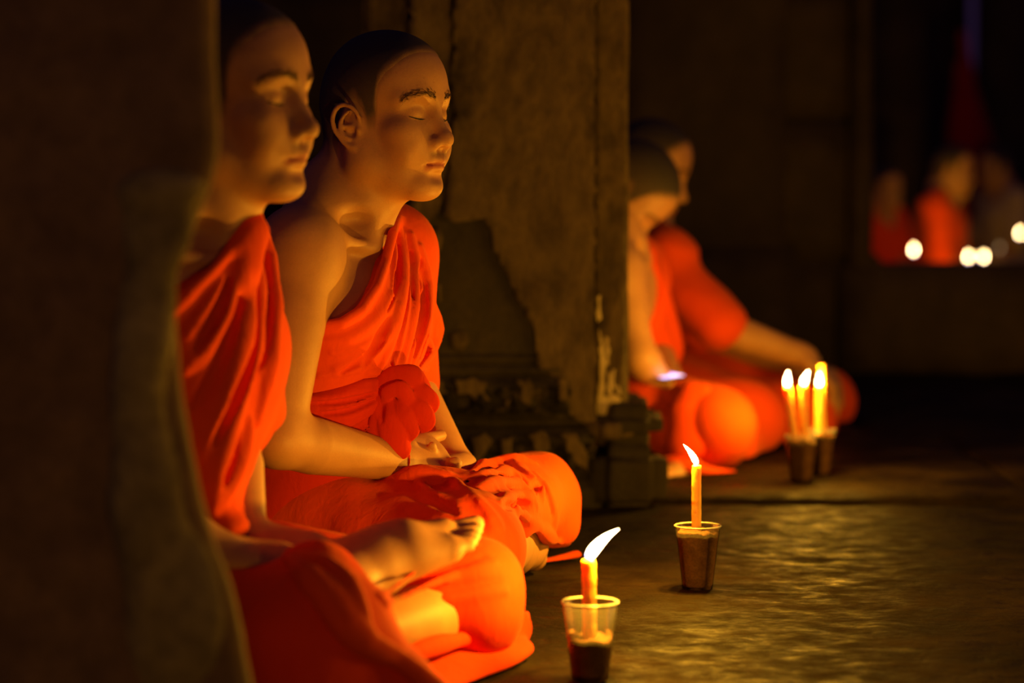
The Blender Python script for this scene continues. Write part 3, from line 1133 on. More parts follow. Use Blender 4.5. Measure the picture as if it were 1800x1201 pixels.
def monk_two(h=.0026):
    yaw = math.radians(-25)
    J = joints((-.30, 3.53, 0), yaw)
    J.update(pelvis=np.array([-.295, 3.53, .10]), neck=P(604, 402, 3.51), shR=P(529, 446, 3.37), shL=P(682, 448, 3.65),
             elR=P(486, 772, 3.27), wrR=P(700, 812, 3.43), elL=P(702, 660, 3.70), wrL=P(800, 818, 3.60),
             hipR=np.array([-.28, 3.44, .10]), knR=np.array([-.055, 3.24, .115]), anR=P(890, 962, 3.58),
             hipL=np.array([-.22, 3.62, .10]), knL=P(938, 874, 3.77), anL=np.array([-.04, 3.44, .045]))
    J['covered_left'] = True
    J['head'] = np.array([-.183, 3.50, .693])
    J['headR'] = rotz(math.radians(-31)) @ roty(-.03) @ rotx(-.02)
    root = empty('person', (-.30, 3.53, 0))
    tag(root, 'shaven monk in sharp focus before the pillar, eyes closed, hands folded in his lap', 'person', 'monks seated along the gallery')
    S = SDF()
    body_prims(S, J)
    S.fr = 0
    hf = head_prims(S, J['headR'], J['head'], 1.0, True)
    S.fr = 0
    # right hand lies over the left, thumb forward
    dR = P(800, 806, 3.52) - J['wrR']
    RhR, W, tips, th = hand_prims(S, J['wrR'], dR, np.array([-.05, -.80, .55]), 1, curl=(.95, 1.0, 1.05, 1.1), thumb=(.30, .12), thumb_up=.25, thumb_len=1.15, sc=.96)
    dL = P(735, 822, 3.50) - J['wrL']
    hand_prims(S, J['wrL'], dL, np.array([.1, .25, -1.0]), 1, curl=(.22, .22, .25, .3), thumb=(.9, .5), sc=.95)
    S.fr = 0
    S.chain([J['wrL'], P(780, 822, 3.50), P(800, 816, 3.465)], [.018, .012, .0105], .008)
    foot_prims(S, P(896, 975, 3.60), np.array([.20, .95, -.03]), np.array([.6, -.1, .6]), -1, .90)
    foot_prims(S, J['anL'] - np.array([0, 0, .010]), np.array([-.25, -.9, -.02]), np.array([.2, .3, .9]), 1, .95)
    finish_body(S, root, h, hf)
    head_children(root, J['headR'], J['head'], 1.0, S, h * .75)
    # red cord on the wrist
    B = SDF()
    ax = norm(J['wrR'] - J['elR'])
    bz = basis(ax)
    wc = J['wrR'] - ax * .006
    B.chain([wc + bz @ np.array([0, math.cos(a) * .0285, math.sin(a) * .0265]) for a in np.linspace(0, 2 * math.pi, 17)], .0022, .002)
    o = link('wrist_cord', B.mesh('wrist_cord', .0014), CORD, root)
    tag(o, 'thin red cord tied around the wrist')

    # ---- upper robe
    T = SDF()
    Rt, L = torso_prims(T, J, .011)
    T.ell(J['shL'], (.064, .064, .066), .04)
    T.cap(J['neck'] + Rt @ np.array([-.03, .050, .0]), J['shL'] + np.array([0, 0, .012]), .043, .048, .04)
    T.cap(J['neck'] + Rt @ np.array([.02, .02, -.02]), J['neck'] + Rt @ np.array([-.01, 0, .03]), .058, .056, .03)
    T.fr = 0
    org = J['pelvis']
    nl_px = [(566, 578), (600, 570), (636, 548), (660, 510), (676, 468), (686, 425)]
    nl = [T.hit(*p) for p in nl_px]
    q = np.array([(x - org) @ Rt for x in nl if x is not None])
    o = np.argsort(q[:, 1])
    ys, zs = q[o, 1], q[o, 2]
    ys = np.concatenate([[-.30, ys[0] - .05], ys, [ys[-1] + .012, ys[-1] + .02]])
    zs = np.concatenate([[zs[0] - .03, zs[0] - .008], zs, [zs[-1] + .10, zs[-1] + .4]])
    Rb = SDF()
    torso_prims(Rb, J, .013)
    Rb.ell(J['shL'] + np.array([0, 0, .0]), (.066, .066, .068), .04)
    Rb.chain([J['shL'], J['shL'] * .5 + J['elL'] * .5, J['elL'] + np.array([0, 0, -.01])], [.062, .064, .062], .05)
    Rb.cap(J['neck'] + Rt @ np.array([-.03, .050, .0]), J['shL'] + np.array([0, 0, .012]), .045, .050, .04)
    Rb.fr = 0
    cut = lambda p: p[:, 2] - np.interp(p[:, 1], ys, zs)
    base = SDF()
    base.ops, base.frames = list(Rb.ops), list(Rb.frames)
    strokes(Rb, [
        ('r', [(697, 392), (705, 440), (708, 500), (694, 570), (672, 640)], (.007, .009, .010, .008), .012),
        ('r', [(722, 415), (729, 470), (726, 540), (714, 600), (700, 660)], (.008, .011, .010, .007), .012),
        ('r', [(738, 435), (750, 500), (748, 560), (724, 640)], (.007, .010, .010, .007), .012),
        ('r', [(756, 520), (768, 580), (752, 625), (728, 655)], (.007, .012, .010, .006), .012),
        ('r', [(700, 540), (684, 585), (650, 620), (590, 648)], (.006, .009, .009, .005), .014),
        ('r', [(650, 655), (685, 648), (725, 655), (748, 648)], (.007, .009, .009, .007), .010),
        ('r', [(560, 600), (610, 596), (655, 570), (688, 520)], (.004, .006, .007, .006), .018),
        ('r', [(688, 400), (694, 450), (690, 510), (672, 560)], (.004, .005, .005, .003), .005),
        ('r', [(711, 410), (717, 470), (716, 540), (703, 610), (688, 655)], (.003, .004, .004, .003), .004),
        ('r', [(744, 470), (756, 530), (754, 580), (738, 630)], (.004, .005, .005, .003), .005),
        ('r', [(733, 560), (726, 610), (714, 655)], (.003, .004, .003), .004),
        ('r', [(742, 590), (735, 625), (724, 655)], (.003, .004, .003), .004),
        ('r', [(764, 560), (774, 596), (764, 620)], (.004, .006, .004), .005),
        ('r', [(752, 590), (760, 612), (744, 640)], (.003, .005, .003), .004),
        ('r', [(582, 620), (630, 612), (662, 590)], (.003, .005, .003), .010),
        ('r', [(560, 660), (610, 652), (650, 640)], (.003, .005, .004), .010),
        ('v', [(722, 440), (725, 500), (721, 570)], (.002, .003, .002), .004),
        ('v', [(746, 500), (744, 560), (728, 625)], (.004, .008, .005), .007),
        ('v', [(760, 590), (752, 615), (736, 645)], (.002, .004, .002), .005),
        ('v', [(735, 460), (740, 540), (716, 620)], (.006, .010, .006), .010),
        ('v', [(755, 520), (756, 570), (735, 632)], (.004, .006, .004), .008),
        ('v', [(684, 560), (664, 600), (640, 645)], (.004, .007, .004), .010),
        ('v', [(714, 440), (716, 520), (704, 590), (684, 650)], (.003, .004, .003), .006),
        ('v', [(697, 430), (698, 490), (680, 548)], (.004, .006, .003), .006),
        ('v', [(600, 655), (640, 630), (672, 600)], (.003, .005, .003), .010),
    ], base)
    Rb.frame(Rt, org)
    Rb.func(cut, .004, 'i')
    Rb.ell((-.02, -.004, L + .12), (.080, .054, .15), .01, 's')
    Rb.fr = 0
    # rolled edge standing off the chest
    edge = []
    for p, lift in zip([(560, 574), (600, 568), (636, 545), (662, 505), (678, 460), (690, 412), (697, 385)], (.004, .006, .010, .012, .009, .006, .003)):
        x = T.hit(*p)
        if x is not None:
            edge.append(x + norm(CAM - x) * lift)
    Rb.chain(edge, .0075, .010)
    Rb.disp(lambda p: .0016 * wav(p * np.array([1, 1, .5]), 120, 4) + .002 * wav(p, 40, 6), (0, 0, .3), 2, .003)
    Rb.plane(org + Rt @ np.array([0, 0, L * .30]), -Rt[:, 2], .01)
    ob = link('robe', Rb.mesh('robe', .0024), ROBE, root)
    # ---- waist sash and knot
    Sa = SDF()
    torso_prims(Sa, J, .021)
    Sa.fr = 0
    bs = SDF()
    bs.ops, bs.frames = list(Sa.ops), list(Sa.frames)
    qs = []
    for p_ in [(528, 694), (570, 694), (610, 684), (650, 668), (690, 660), (730, 656)]:
        x = bs.hit(*p_)
        if x is not None:
            qs.append((x - org) @ Rt)
    qs = np.array(qs)
    qs = qs[np.argsort(qs[:, 1])]
    ysa = np.concatenate([[-.4], qs[:, 1], [.4]])
    zsa = np.concatenate([[qs[0, 2]], qs[:, 2], [qs[-1, 2]]])
    strokes(Sa, [
        ('r', [(528, 700), (580, 700), (635, 686), (672, 684)], (.005, .006, .006, .004), .006),
        ('r', [(530, 718), (590, 718), (640, 702), (668, 694)], (.004, .006, .006, .003), .006),
        ('r', [(540, 738), (604, 736), (650, 716), (670, 702)], (.004, .006, .006, .003), .006),
        ('r', [(556, 756), (618, 752), (656, 728), (672, 708)], (.004, .007, .006, .003), .006),
        ('r', [(590, 778), (636, 764), (662, 738), (674, 712)], (.005, .008, .006, .003), .007),
        ('r', [(626, 794), (654, 772), (668, 744), (676, 716)], (.005, .008, .006, .003), .007),
        ('v', [(545, 709), (610, 706), (660, 690)], (.002, .004, .003), .005),
        ('v', [(555, 728), (616, 722), (664, 699)], (.002, .004, .003), .005),
        ('v', [(572, 768), (632, 756), (668, 720)], (.003, .006, .003), .006),
        ('v', [(612, 790), (648, 766), (670, 728)], (.003, .006, .003), .006),
    ], bs)
    Sa.frame(Rt, org)
    Sa.func(lambda p: p[:, 2] - np.interp(p[:, 1], ysa, zsa), .008, 'i')
    Sa.fr = 0
    Sa.disp(lambda p: .0015 * wav(p, 75, 14), (0, 0, .3), 2, .003)
    link('sash', Sa.mesh('sash', .0034), SASH, root)
    K = SDF()
    k0 = bs.hit(690, 700)
    dd = k0[1]
    g = lambda x, y, o: P(x, y, dd - o)
    fl = ((.25, 1, 0), 2.8)
    def rib(pts, rad, k=.0016, flat=fl):
        K.chain(smooth_path([g(*p) for p in pts]), smooth_rad(rad, len(pts)), k, flat=flat)
    K.ell(g(692, 700, .012), (.030, .024, .026), .008)
    # loops of the knot
    rib([(664, 712, .016), (668, 686, .024), (694, 668, .034), (722, 668, .036), (742, 688, .028), (738, 704, .022)], [.010, .016, .020, .020, .016, .008])
    rib([(676, 708, .030), (682, 690, .040), (702, 684, .046), (714, 698, .044), (706, 716, .040)], [.006, .010, .012, .012, .008])
    rib([(716, 682, .034), (742, 694, .040), (757, 708, .036), (757, 728, .030)], [.014, .018, .014, .006])
    rib([(712, 706, .036), (734, 722, .044), (748, 738, .040), (744, 754, .034)], [.012, .018, .015, .005])
    rib([(700, 714, .038), (712, 732, .046), (724, 756, .044), (722, 776, .040)], [.010, .014, .012, .004])
    rib([(686, 716, .034), (684, 744, .040), (692, 768, .040), (704, 786, .034)], [.012, .020, .022, .018])
    rib([(670, 716, .026), (664, 742, .032), (664, 768, .032), (674, 788, .028)], [.010, .015, .016, .012])
    rib([(660, 712, .016), (640, 734, .020), (622, 760, .020)], [.010, .016, .012])
    K.chain([g(656, 688, .030), g(666, 712, .038), g(670, 740, .044)], [.004, .007, .003], .004, 's')
    K.chain(smooth_path([g(688, 694, .060), g(700, 686, .066), g(712, 694, .066), g(708, 708, .062), g(694, 712, .058)]), .0032, .003, 's')
    K.chain(smooth_path([g(720, 690, .060), g(734, 706, .066), g(742, 726, .064)]), .0030, .003, 's')
    K.chain(smooth_path([g(676, 678, .050), g(700, 660, .060), g(730, 664, .054)]), .0028, .003, 's')
    K.chain([g(664, 700, .040), g(672, 722, .046), g(677, 770, .056)], [.004, .004, .003], .004, 's')
    K.chain([g(704, 726, .056), g(706, 756, .060), g(708, 784, .056)], [.002, .004, .003], .004, 's')
    K.disp(lambda p: .0014 * wav(p, 120, 24), k0, .3, .002)
    link('sash_knot', K.mesh('sash_knot', .002), SASH, root)
    # ---- lower robe
    Lo = SDF()
    g0 = .012
    Lo.chain([J['hipR'] + np.array([0, 0, -.015]), (J['hipR'] + J['knR']) / 2 + np.array([0, 0, -.012]), J['knR']], [.088, .078, .066], .04)
    Lo.chain([P(705, 862, 3.40), P(752, 858, 3.38), P(800, 868, 3.40), P(838, 890, 3.40)], [.022, .030, .034, .040], .03)
    Lo.chain([J['hipL'] + np.array([0, 0, -.02]), (J['hipL'] + J['knL']) / 2 + np.array([0, 0, -.008]), J['knL']], [.080, .072, .060], .05)
    Lo.ell(J['pelvis'], (.16, .19, .13), .06)
    shR_mid = P(826, 918, 3.50)
    Lo.chain([J['knR'], P(832, 925, 3.38), shR_mid, P(812, 890, 3.60)], [.062, .056, .052, .046], .05)
    Lo.chain([J['knL'], P(900, 880, 3.70), P(840, 890, 3.58)], [.060, .054, .044], .05)
    Lo.cap(P(740, 905, 3.42), P(820, 905, 3.60), .056, .048, .05)
    Lo.chain([P(955, 905, 3.74), P(982, 930, 3.74), P(992, 948, 3.75)], [.040, .030, .014], .03)
    Lo.chain([J['knL'], np.array([.022, 3.67, .115]), np.array([-.01, 3.54, .115])], [.058, .054, .050], .03)
    bl = SDF()
    bl.ops, bl.frames = list(Lo.ops), list(Lo.frames)
    strokes(Lo, [
        ('r', [(708, 838), (740, 832), (775, 842), (800, 838)], (.010, .013, .012, .008), .012),
        ('r', [(815, 838), (860, 818), (905, 812), (940, 816)], (.006, .009, .010, .008), .010),
        ('r', [(812, 850), (850, 834), (888, 832), (918, 846)], (.005, .008, .008, .006), .009),
        ('r', [(838, 860), (870, 846), (905, 850), (930, 868)], (.005, .008, .008, .006), .009),
        ('r', [(905, 818), (930, 838), (950, 858), (955, 880)], (.005, .008, .009, .006), .009),
        ('r', [(880, 880), (905, 872), (925, 880), (945, 868)], (.007, .010, .010, .006), .008),
        ('r', [(800, 846), (830, 880), (862, 915), (885, 960)], (.007, .011, .012, .008), .014),
        ('r', [(740, 850), (780, 890), (830, 925), (870, 975)], (.006, .010, .010, .006), .016),
        ('r', [(960, 850), (972, 895), (968, 935)], (.006, .010, .008), .014),
        ('r', [(905, 895), (925, 910), (950, 935), (985, 955)], (.007, .009, .010, .007), .010),
        ('r', [(850, 824), (878, 836), (896, 856)], (.003, .004, .003), .004),
        ('r', [(872, 818), (900, 830), (918, 852)], (.003, .004, .003), .004),
        ('r', [(890, 812), (918, 822), (940, 842)], (.003, .005, .003), .005),
        ('r', [(836, 832), (860, 846), (876, 868)], (.003, .004, .003), .004),
        ('r', [(940, 830), (962, 858), (972, 890)], (.003, .005, .003), .007),
        ('r', [(918, 868), (938, 880), (946, 900)], (.003, .005, .003), .005),
        ('v', [(862, 826), (888, 842), (904, 860)], (.002, .004, .002), .004),
        ('v', [(884, 820), (910, 836), (926, 856)], (.002, .004, .002), .004),
        ('v', [(922, 872), (940, 856), (948, 846)], (.003, .007, .003), .006),
        ('v', [(952, 846), (966, 874), (970, 910)], (.002, .003, .002), .008),
        ('v', [(820, 848), (862, 828), (900, 822)], (.003, .006, .004), .007),
        ('v', [(845, 856), (880, 840), (912, 852)], (.003, .006, .004), .007),
        ('v', [(905, 832), (930, 852), (938, 876)], (.003, .008, .004), .008),
        ('v', [(818, 872), (836, 905), (855, 935)], (.004, .010, .005), .010),
        ('v', [(890, 892), (908, 886), (935, 890)], (.003, .007, .003), .006),
        ('v', [(700, 862), (750, 872), (800, 900)], (.003, .006, .003), .012),
    ], bl)
    # opening under the left knee where the foot shows
    Lo.ell(np.array([P(931, 950, 3.64)[0], 3.60, .005]), (.023, .17, .088), .010, 's')
    Lo.chain([P(905, 998, 3.80), P(955, 992, 3.82), P(1012, 975, 3.86)], [.009, .008, .007], .008, flat=((0, 0, 1), 1.3))
    Lo.disp(lambda p: .0022 * wav(p * np.array([1, 1, .6]), 85, 31) + .003 * wav(p, 30, 33), (0, 3.5, .1), 2, .004)
    Lo.plane((0, 0, .003), (0, 0, -1), .004)
    link('lower_robe', Lo.mesh('lower_robe', .0033), ROBE, root)
    return root
# ----------------------------------------------------------------- stone, wax, plastic
STONE = mat_stone('dark_sandstone', (0.026, 0.020, 0.014), (0.044, 0.034, 0.022), (0.07, 0.052, 0.03), 2.5, (.55, .95), .7, .012)
PLASTER = mat_stone('old_plaster', (0.020, 0.013, 0.006), (0.17, 0.115, 0.052), (0.065, 0.042, 0.018), 7.5, (.55, .9), .8, .010, (1, 1, .6))
SCAR = mat_stone('fresh_broken_stone', (0.26, 0.21, 0.09), (0.40, 0.32, 0.14), (0.52, 0.42, 0.18), 9, (.7, .95), .8, .01)
OLDST = mat_stone('worn_brown_stone', (0.15, 0.092, 0.05), (0.22, 0.138, 0.075), (0.30, 0.19, 0.10), 4, (.7, .95), .6, .01)
CARVED = mat_stone('carved_sandstone', (0.018, 0.014, 0.010), (0.032, 0.024, 0.016), (0.19, 0.13, 0.055), 18, (.55, .95), .9, .012)
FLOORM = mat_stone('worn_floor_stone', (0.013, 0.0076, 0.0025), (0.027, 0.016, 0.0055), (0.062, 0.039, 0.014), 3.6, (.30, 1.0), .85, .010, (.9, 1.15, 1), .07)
WALLM = mat_stone('gallery_wall_stone', (0.05, 0.034, 0.019), (0.075, 0.052, 0.029), (0.11, 0.076, 0.041), 1.6, (.6, .95), .6, .02)
SANDM = mat_stone('wet_brown_sand', (0.17, 0.075, 0.035), (0.22, 0.10, 0.048), (0.30, 0.145, 0.065), 60, (.7, .95), .8, .002)

def mat_wax():
    t = NT('yellow_beeswax')
    t.set(Base_Color=(0.95, 0.50, 0.10, 1), Roughness=0.4)
    t.b.inputs['Subsurface Weight'].default_value = 0.75
    t.b.inputs['Subsurface Radius'].default_value = (1.0, 0.5, 0.12)
    t.b.inputs['Subsurface Scale'].default_value = 0.012
    v = t.coord()
    t.set(Normal=t.bump(t.noise(v, 120, 3), .3, .002))
    return t.m
WAX = mat_wax()
WICK = mat_plain('burnt_wick', (0.02, 0.015, 0.012), 0.9)

def mat_flame(name='candle_flame', e=1.0):
    t = NT(name)
    t.t.nodes.remove(t.b)
    a = t.n('ShaderNodeAttribute', attribute_name='Col')
    em = t.n('ShaderNodeEmission')
    em.inputs[1].default_value = FLAME_E * e
    t.l(a.outputs['Color'], em.inputs[0])
    tr = t.n('ShaderNodeBsdfTransparent')
    ad = t.n('ShaderNodeAddShader')
    t.l(em.outputs[0], ad.inputs[0])
    t.l(tr.outputs[0], ad.inputs[1])
    t.l(ad.outputs[0], t.out.inputs[0])
    return t.m
FLAME = mat_flame()
FLAME_DIM = mat_flame('dim_candle_flame', .03)

def mat_cup():
    t = NT('thin_clear_plastic')
    t.t.nodes.remove(t.b)
    tr = t.n('ShaderNodeBsdfTransparent')
    tr.inputs[0].default_value = (.93, .93, .92, 1)
    gl = t.n('ShaderNodeBsdfGlossy')
    gl.inputs['Roughness'].default_value = .12
    df = t.n('ShaderNodeBsdfTranslucent')
    df.inputs[0].default_value = (.9, .88, .82, 1)
    fr = t.n('ShaderNodeFresnel')
    fr.inputs[0].default_value = 1.45
    m1 = t.n('ShaderNodeMixShader')
    m1.inputs[0].default_value = .045
    t.l(tr.outputs[0], m1.inputs[1])
    t.l(df.outputs[0], m1.inputs[2])
    m2 = t.n('ShaderNodeMixShader')
    t.l(fr.outputs[0], m2.inputs[0])
    t.l(m1.outputs[0], m2.inputs[1])
    t.l(gl.outputs[0], m2.inputs[2])
    t.l(m2.outputs[0], t.out.inputs[0])
    return t.m
CUP = mat_cup()
CUPRIM = mat_plain('cup_rim_plastic', (0.75, 0.72, 0.66), 0.25)
def mat_rim():
    t = NT('rolled_plastic_rim')
    t.set(Base_Color=(.85, .82, .75, 1), Roughness=.2)
    t.b.inputs['Transmission Weight'].default_value = .55
    return t.m
CUPRIM = mat_rim()

PALE_ST = mat_stone('pale_scraped_stone', (0.66, 0.50, 0.27), (0.80, 0.62, 0.34), (0.88, 0.70, 0.40), 12, (.5, .8), .8, .006, (1, 1, .4))
# ----------------------------------------------------------------- the gallery: floor, wall, doorway, pillars
def vnoise(p, f, seed, oct=3):
    s = 0
    a = 1.0
    for i in range(oct):
        s = s + a * wav(p, f * 2.1 ** i, seed + i * 7)
        a *= .5
    return s / 1.75

def grid_mesh(name, nu, nv, fn):
    """closed sheet from a (u,v)->xyz function"""
    u, v = np.meshgrid(np.linspace(0, 1, nu), np.linspace(0, 1, nv), indexing='ij')
    V = fn(u.ravel(), v.ravel())
    i, j = np.meshgrid(np.arange(nu - 1), np.arange(nv - 1), indexing='ij')
    i, j = i.ravel(), j.ravel()
    Q = np.stack([i * nv + j, (i + 1) * nv + j, (i + 1) * nv + j + 1, i * nv + j + 1], 1)
    return mesh_arrays(name, V, Q)

def slab_mesh(x0, x1, y0, y1, step, seed, amp=.004, depth=.10, top=0.0, corner=.02):
    """a worn paving slab: uneven top, rounded arrises, skirt down to its bed"""
    nx = max(6, int((x1 - x0) / step))
    ny = max(6, int((y1 - y0) / step))
    def ext(a, b, n):
        m = np.linspace(a, b, n)
        return np.concatenate([[a, a, a + .006], m[1:-1], [b - .006, b, b]])
    X, Y = ext(x0, x1, nx), ext(y0, y1, ny)
    gx, gy = np.meshgrid(X, Y, indexing='ij')
    p = np.stack([gx.ravel(), gy.ravel(), np.zeros(gx.size)], 1)
    ed = np.minimum(np.minimum(gx - x0, x1 - gx), np.minimum(gy - y0, y1 - gy))
    z = (amp * vnoise(p, 5.5, seed) + amp * .42 * vnoise(p * np.array([.8, 1.1, 1]), 26, seed + 3) + amp * .35 * vnoise(p, 70, seed + 5, 2)).reshape(gx.shape)
    z = z - amp * .9
    z -= np.clip(1 - ed / .03, 0, 1) ** 2 * .008
    I, Jj = np.meshgrid(np.arange(len(X)), np.arange(len(Y)), indexing='ij')
    sk = (I == 0) | (I == len(X) - 1) | (Jj == 0) | (Jj == len(Y) - 1)
    z = np.where(sk, -depth, z) + top
    wob = .006 * wav(p, 9, seed + 11).reshape(gx.shape) * (ed < .004)
    V = np.stack([(gx + wob).ravel(), (gy + wob).ravel(), z.ravel()], 1)
    nu, nv = len(X), len(Y)
    i, j = np.meshgrid(np.arange(nu - 1), np.arange(nv - 1), indexing='ij')
    i, j = i.ravel(), j.ravel()
    Q = np.stack([i * nv + j, (i + 1) * nv + j, (i + 1) * nv + j + 1, i * nv + j + 1], 1)
    return mesh_arrays('stone_slab', V, Q)

def box_mesh(name, lo, hi, step=.05, amp=.004, seed=0, bev=.008, f=9):
    """a hewn block: subdivided box with uneven faces and worn edges"""
    lo, hi = np.asarray(lo, float), np.asarray(hi, float)
    bm = bmesh.new()
    bmesh.ops.create_cube(bm, size=1)
    for v in bm.verts:
        v.co = [lo[i] + (v.co[i] + .5) * (hi[i] - lo[i]) for i in range(3)]
    bmesh.ops.bevel(bm, geom=bm.edges[:], offset=bev, segments=2, affect='EDGES')
    for ax in range(3):
        n = int((hi[ax] - lo[ax]) / step)
        for k in range(1, n + 1):
            co = [0, 0, 0]
            co[ax] = lo[ax] + (hi[ax] - lo[ax]) * k / (n + 1)
            no = [0, 0, 0]
            no[ax] = 1
            bmesh.ops.bisect_plane(bm, geom=bm.verts[:] + bm.edges[:] + bm.faces[:], plane_co=co, plane_no=no)
    bm.normal_update()
    p = np.array([v.co[:] for v in bm.verts])
    d = amp * vnoise(p, f, seed)
    for v, dd in zip(bm.verts, d):
        v.co += v.normal * dd
    me = bpy.data.meshes.new(name)
    bm.to_mesh(me)
    bm.free()
    return me

floor = empty('floor', (0, 0, 0))
tag(floor, kind='structure')
bed = link('floor_bed', box_mesh('floor_bed', (-5.3, .4, -.25), (4.2, 7.7, -.06), 2, 0, 1), mat_plain('floor_joint_dirt', (.035, .028, .02), .95), floor, False)
rows = [(.5, 1.5, [-5, -3, -1.4, .2, 1.5, 3, 4.1]), (1.5, 2.72, [-5, -3, -1.9, -.7, .62, 1.7, 3, 4.1]), (2.72, 4.585, [-5, -3, -1.25, 1.28, 3, 4.1]),
        (4.585, 5.75, [-5, -3, -1.3, -.2, 1.02, 2.2, 3, 4.1]), (5.75, 6.75, [-5, -3, -1.6, -.4, .85, 1.9, 3, 4.1]), (6.75, 7.7, [-5, -3, -1.1, .3, 1.5, 3, 4.1])]
for r, (y0, y1, xs) in enumerate(rows):
    for i in range(len(xs) - 1):
        near = 2.5 < y0 < 4.6 and -1.3 < xs[i] < 1.3
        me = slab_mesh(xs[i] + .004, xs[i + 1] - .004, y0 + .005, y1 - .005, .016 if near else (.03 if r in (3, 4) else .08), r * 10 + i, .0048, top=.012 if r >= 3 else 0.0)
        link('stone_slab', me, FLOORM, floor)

# back wall with a doorway over a raised sill
YW = 7.62
wall = empty('wall_back', (0, YW, 0))
tag(wall, kind='structure')
XJ = (1530 - 900) / 4250 * YW
def wblock(lo, hi, seed, name='wall_panel', mat=WALLM, amp=.008):
    return link(name, box_mesh(name, lo, hi, .12, amp, seed, .012, 5), mat, wall)
courses = [(0, .36), (.36, .80), (.80, 1.22), (1.22, 1.70), (1.70, 2.4)]
for r, (z0, z1) in enumerate(courses):
    cuts = [-5.2, -4.3, -3.4, -2.6, -1.75, -.95, -.1, .62, XJ - .07] if r % 2 else [-5.2, -4.7, -3.9, -3.0, -2.1, -1.3, -.45, .36, XJ - .07]
    for i in range(len(cuts) - 1):
        wblock((cuts[i] + .003, YW + random.Random(r * 9 + i).uniform(0, .012), z0 + .002), (cuts[i + 1] - .003, YW + .30, z1 - .002), r * 10 + i, 'stone_block')
# pilaster left of the door, recess, jamb, sill
XP = (1380 - 900) / 4250 * (YW - .1)
wblock((.33, YW - .10, .0), (XP, YW + .02, 2.3), 71, 'pilaster')
wblock((.30, YW - .14, .0), (XP + .03, YW, .40), 72, 'pilaster_base', amp=.01)
wblock((XJ - .065, YW - .03, .30), (XJ + .0, YW + .32, 2.3), 73, 'door_jamb')
sill_z = P(1700, 466, YW)[2]
wblock((XJ - .10, YW - .04, 0), (3.0, YW + .34, sill_z), 74, 'door_sill', amp=.007)
# rounded lower corner of the opening
wblock((XJ - .02, YW - .01, sill_z - .03), (XJ + .035, YW + .30, sill_z + .035), 75, 'corner_stone', amp=.006)
# the room beyond
fl2 = link('floor_beyond', slab_mesh(-.6, 5.5, YW + .32, 16.5, .25, 5, .004, .1, 0.0), FLOORM)
tag(fl2, kind='structure')
w2 = empty('wall_far', (0, 16.5, 0))
tag(w2, kind='structure')
for i, (a, b, yy) in enumerate([(1.2, 2.06, 16.5), (2.12, 2.42, 14.2), (2.48, 3.1, 16.5), (3.16, 3.5, 16.25), (3.56, 5.5, 16.5)]):
    link('stone_block', box_mesh('stone_block', (a, yy, .1), (b, yy + .4, 3.6), .3, .012, 80 + i, .02, 3), WALLM, w2)

# ---- middle pillar
YP = 4.58
def PX(px, Y=YP): return (px - 900) / 4250 * Y
def PZ(py, Y=YP): return float(P(900, py, Y)[2])
pil = empty('stone_pillar', (PX(840), YP + .24, 0))
tag(pil, 'square stone pillar with flaking plaster and carved base behind the monk with closed eyes', 'pillar', 'gallery pillars')
def pb(name, x0, x1, y0, y1, z0, z1, seed, mat=STONE, amp=.005, step=.035, bev=.008, f=11):
    return link(name, box_mesh(name, (x0, y0, z0), (x1, y1, z1), step, amp, seed, bev, f), mat, pil)
zt = 2.4
pb('shaft', PX(722), PX(1043), YP, YP + .30, .1, zt, 1, STONE, .005)
pb('shaft_step', PX(636), PX(740), YP + .03, YP + .29, .1, zt, 2, PLASTER, .004)
pb('shaft_step', PX(1040), PX(1106), YP + .035, YP + .29, .1, zt, 3, PLASTER, .006, .025, .010, 16)
# jagged plaster sheet
def sheet(name, outline, thick, mat, seed, Y=YP, step=.011):
    """rough sheet standing proud of the pillar face, cut to an outline of (x, z) points"""
    o = np.array(outline)
    # roughen the outline
    pts = []
    rs = np.random.RandomState(seed)
    for a, b in zip(o, np.roll(o, -1, 0)):
        n = max(1, int(np.linalg.norm(b - a) / .012))
        for k in range(n):
            q = a + (b - a) * k / n
            pts.append(q + rs.normal(size=2) * .0022 * (k > 0))
    pts = np.array(pts)
    bm = bmesh.new()
    vs = [bm.verts.new((x, Y - thick, z)) for x, z in pts]
    bm.faces.new(vs)
    for ax, nn in ((0, (1, 0, 0)), (2, (0, 0, 1))):
        lo, hi = (pts[:, 0].min(), pts[:, 0].max()) if ax == 0 else (pts[:, 1].min(), pts[:, 1].max())
        for c in np.arange(lo + step, hi, step):
            co = [0, 0, 0]
            co[ax] = c
            bmesh.ops.bisect_plane(bm, geom=bm.verts[:] + bm.edges[:] + bm.faces[:], plane_co=co, plane_no=nn)
    p = np.array([v.co[:] for v in bm.verts])
    d = .0022 * vnoise(p, 22, seed) + .0012 * vnoise(p, 90, seed + 2, 2)
    for v, dd in zip(bm.verts, d):
        v.co.y -= dd
    be = [e for e in bm.edges if e.is_boundary]
    r = bmesh.ops.extrude_edge_only(bm, edges=be)
    for v in r['geom']:
        if isinstance(v, bmesh.types.BMVert):
            v.co.y = Y + .004
    bmesh.ops.recalc_face_normals(bm, faces=bm.faces[:])
    me = bpy.data.meshes.new(name)
    bm.to_mesh(me)
    bm.free()
    return link(name, me, mat, pil)
def px_outline(L, Y=YP): return [(PX(x, Y), PZ(y, Y)) for x, y in L]
sheet('plaster_patch', px_outline([(800, -60), (798, 60), (790, 140), (802, 200), (790, 260), (784, 330), (779, 378), (797, 391), (850, 384), (862, 402), (868, 440), (886, 474), (906, 525), (934, 566), (942, 600), (944, 640), (972, 662), (990, 700), (1008, 735), (1045, 758), (1045, -60)]), .013, PLASTER, 4)
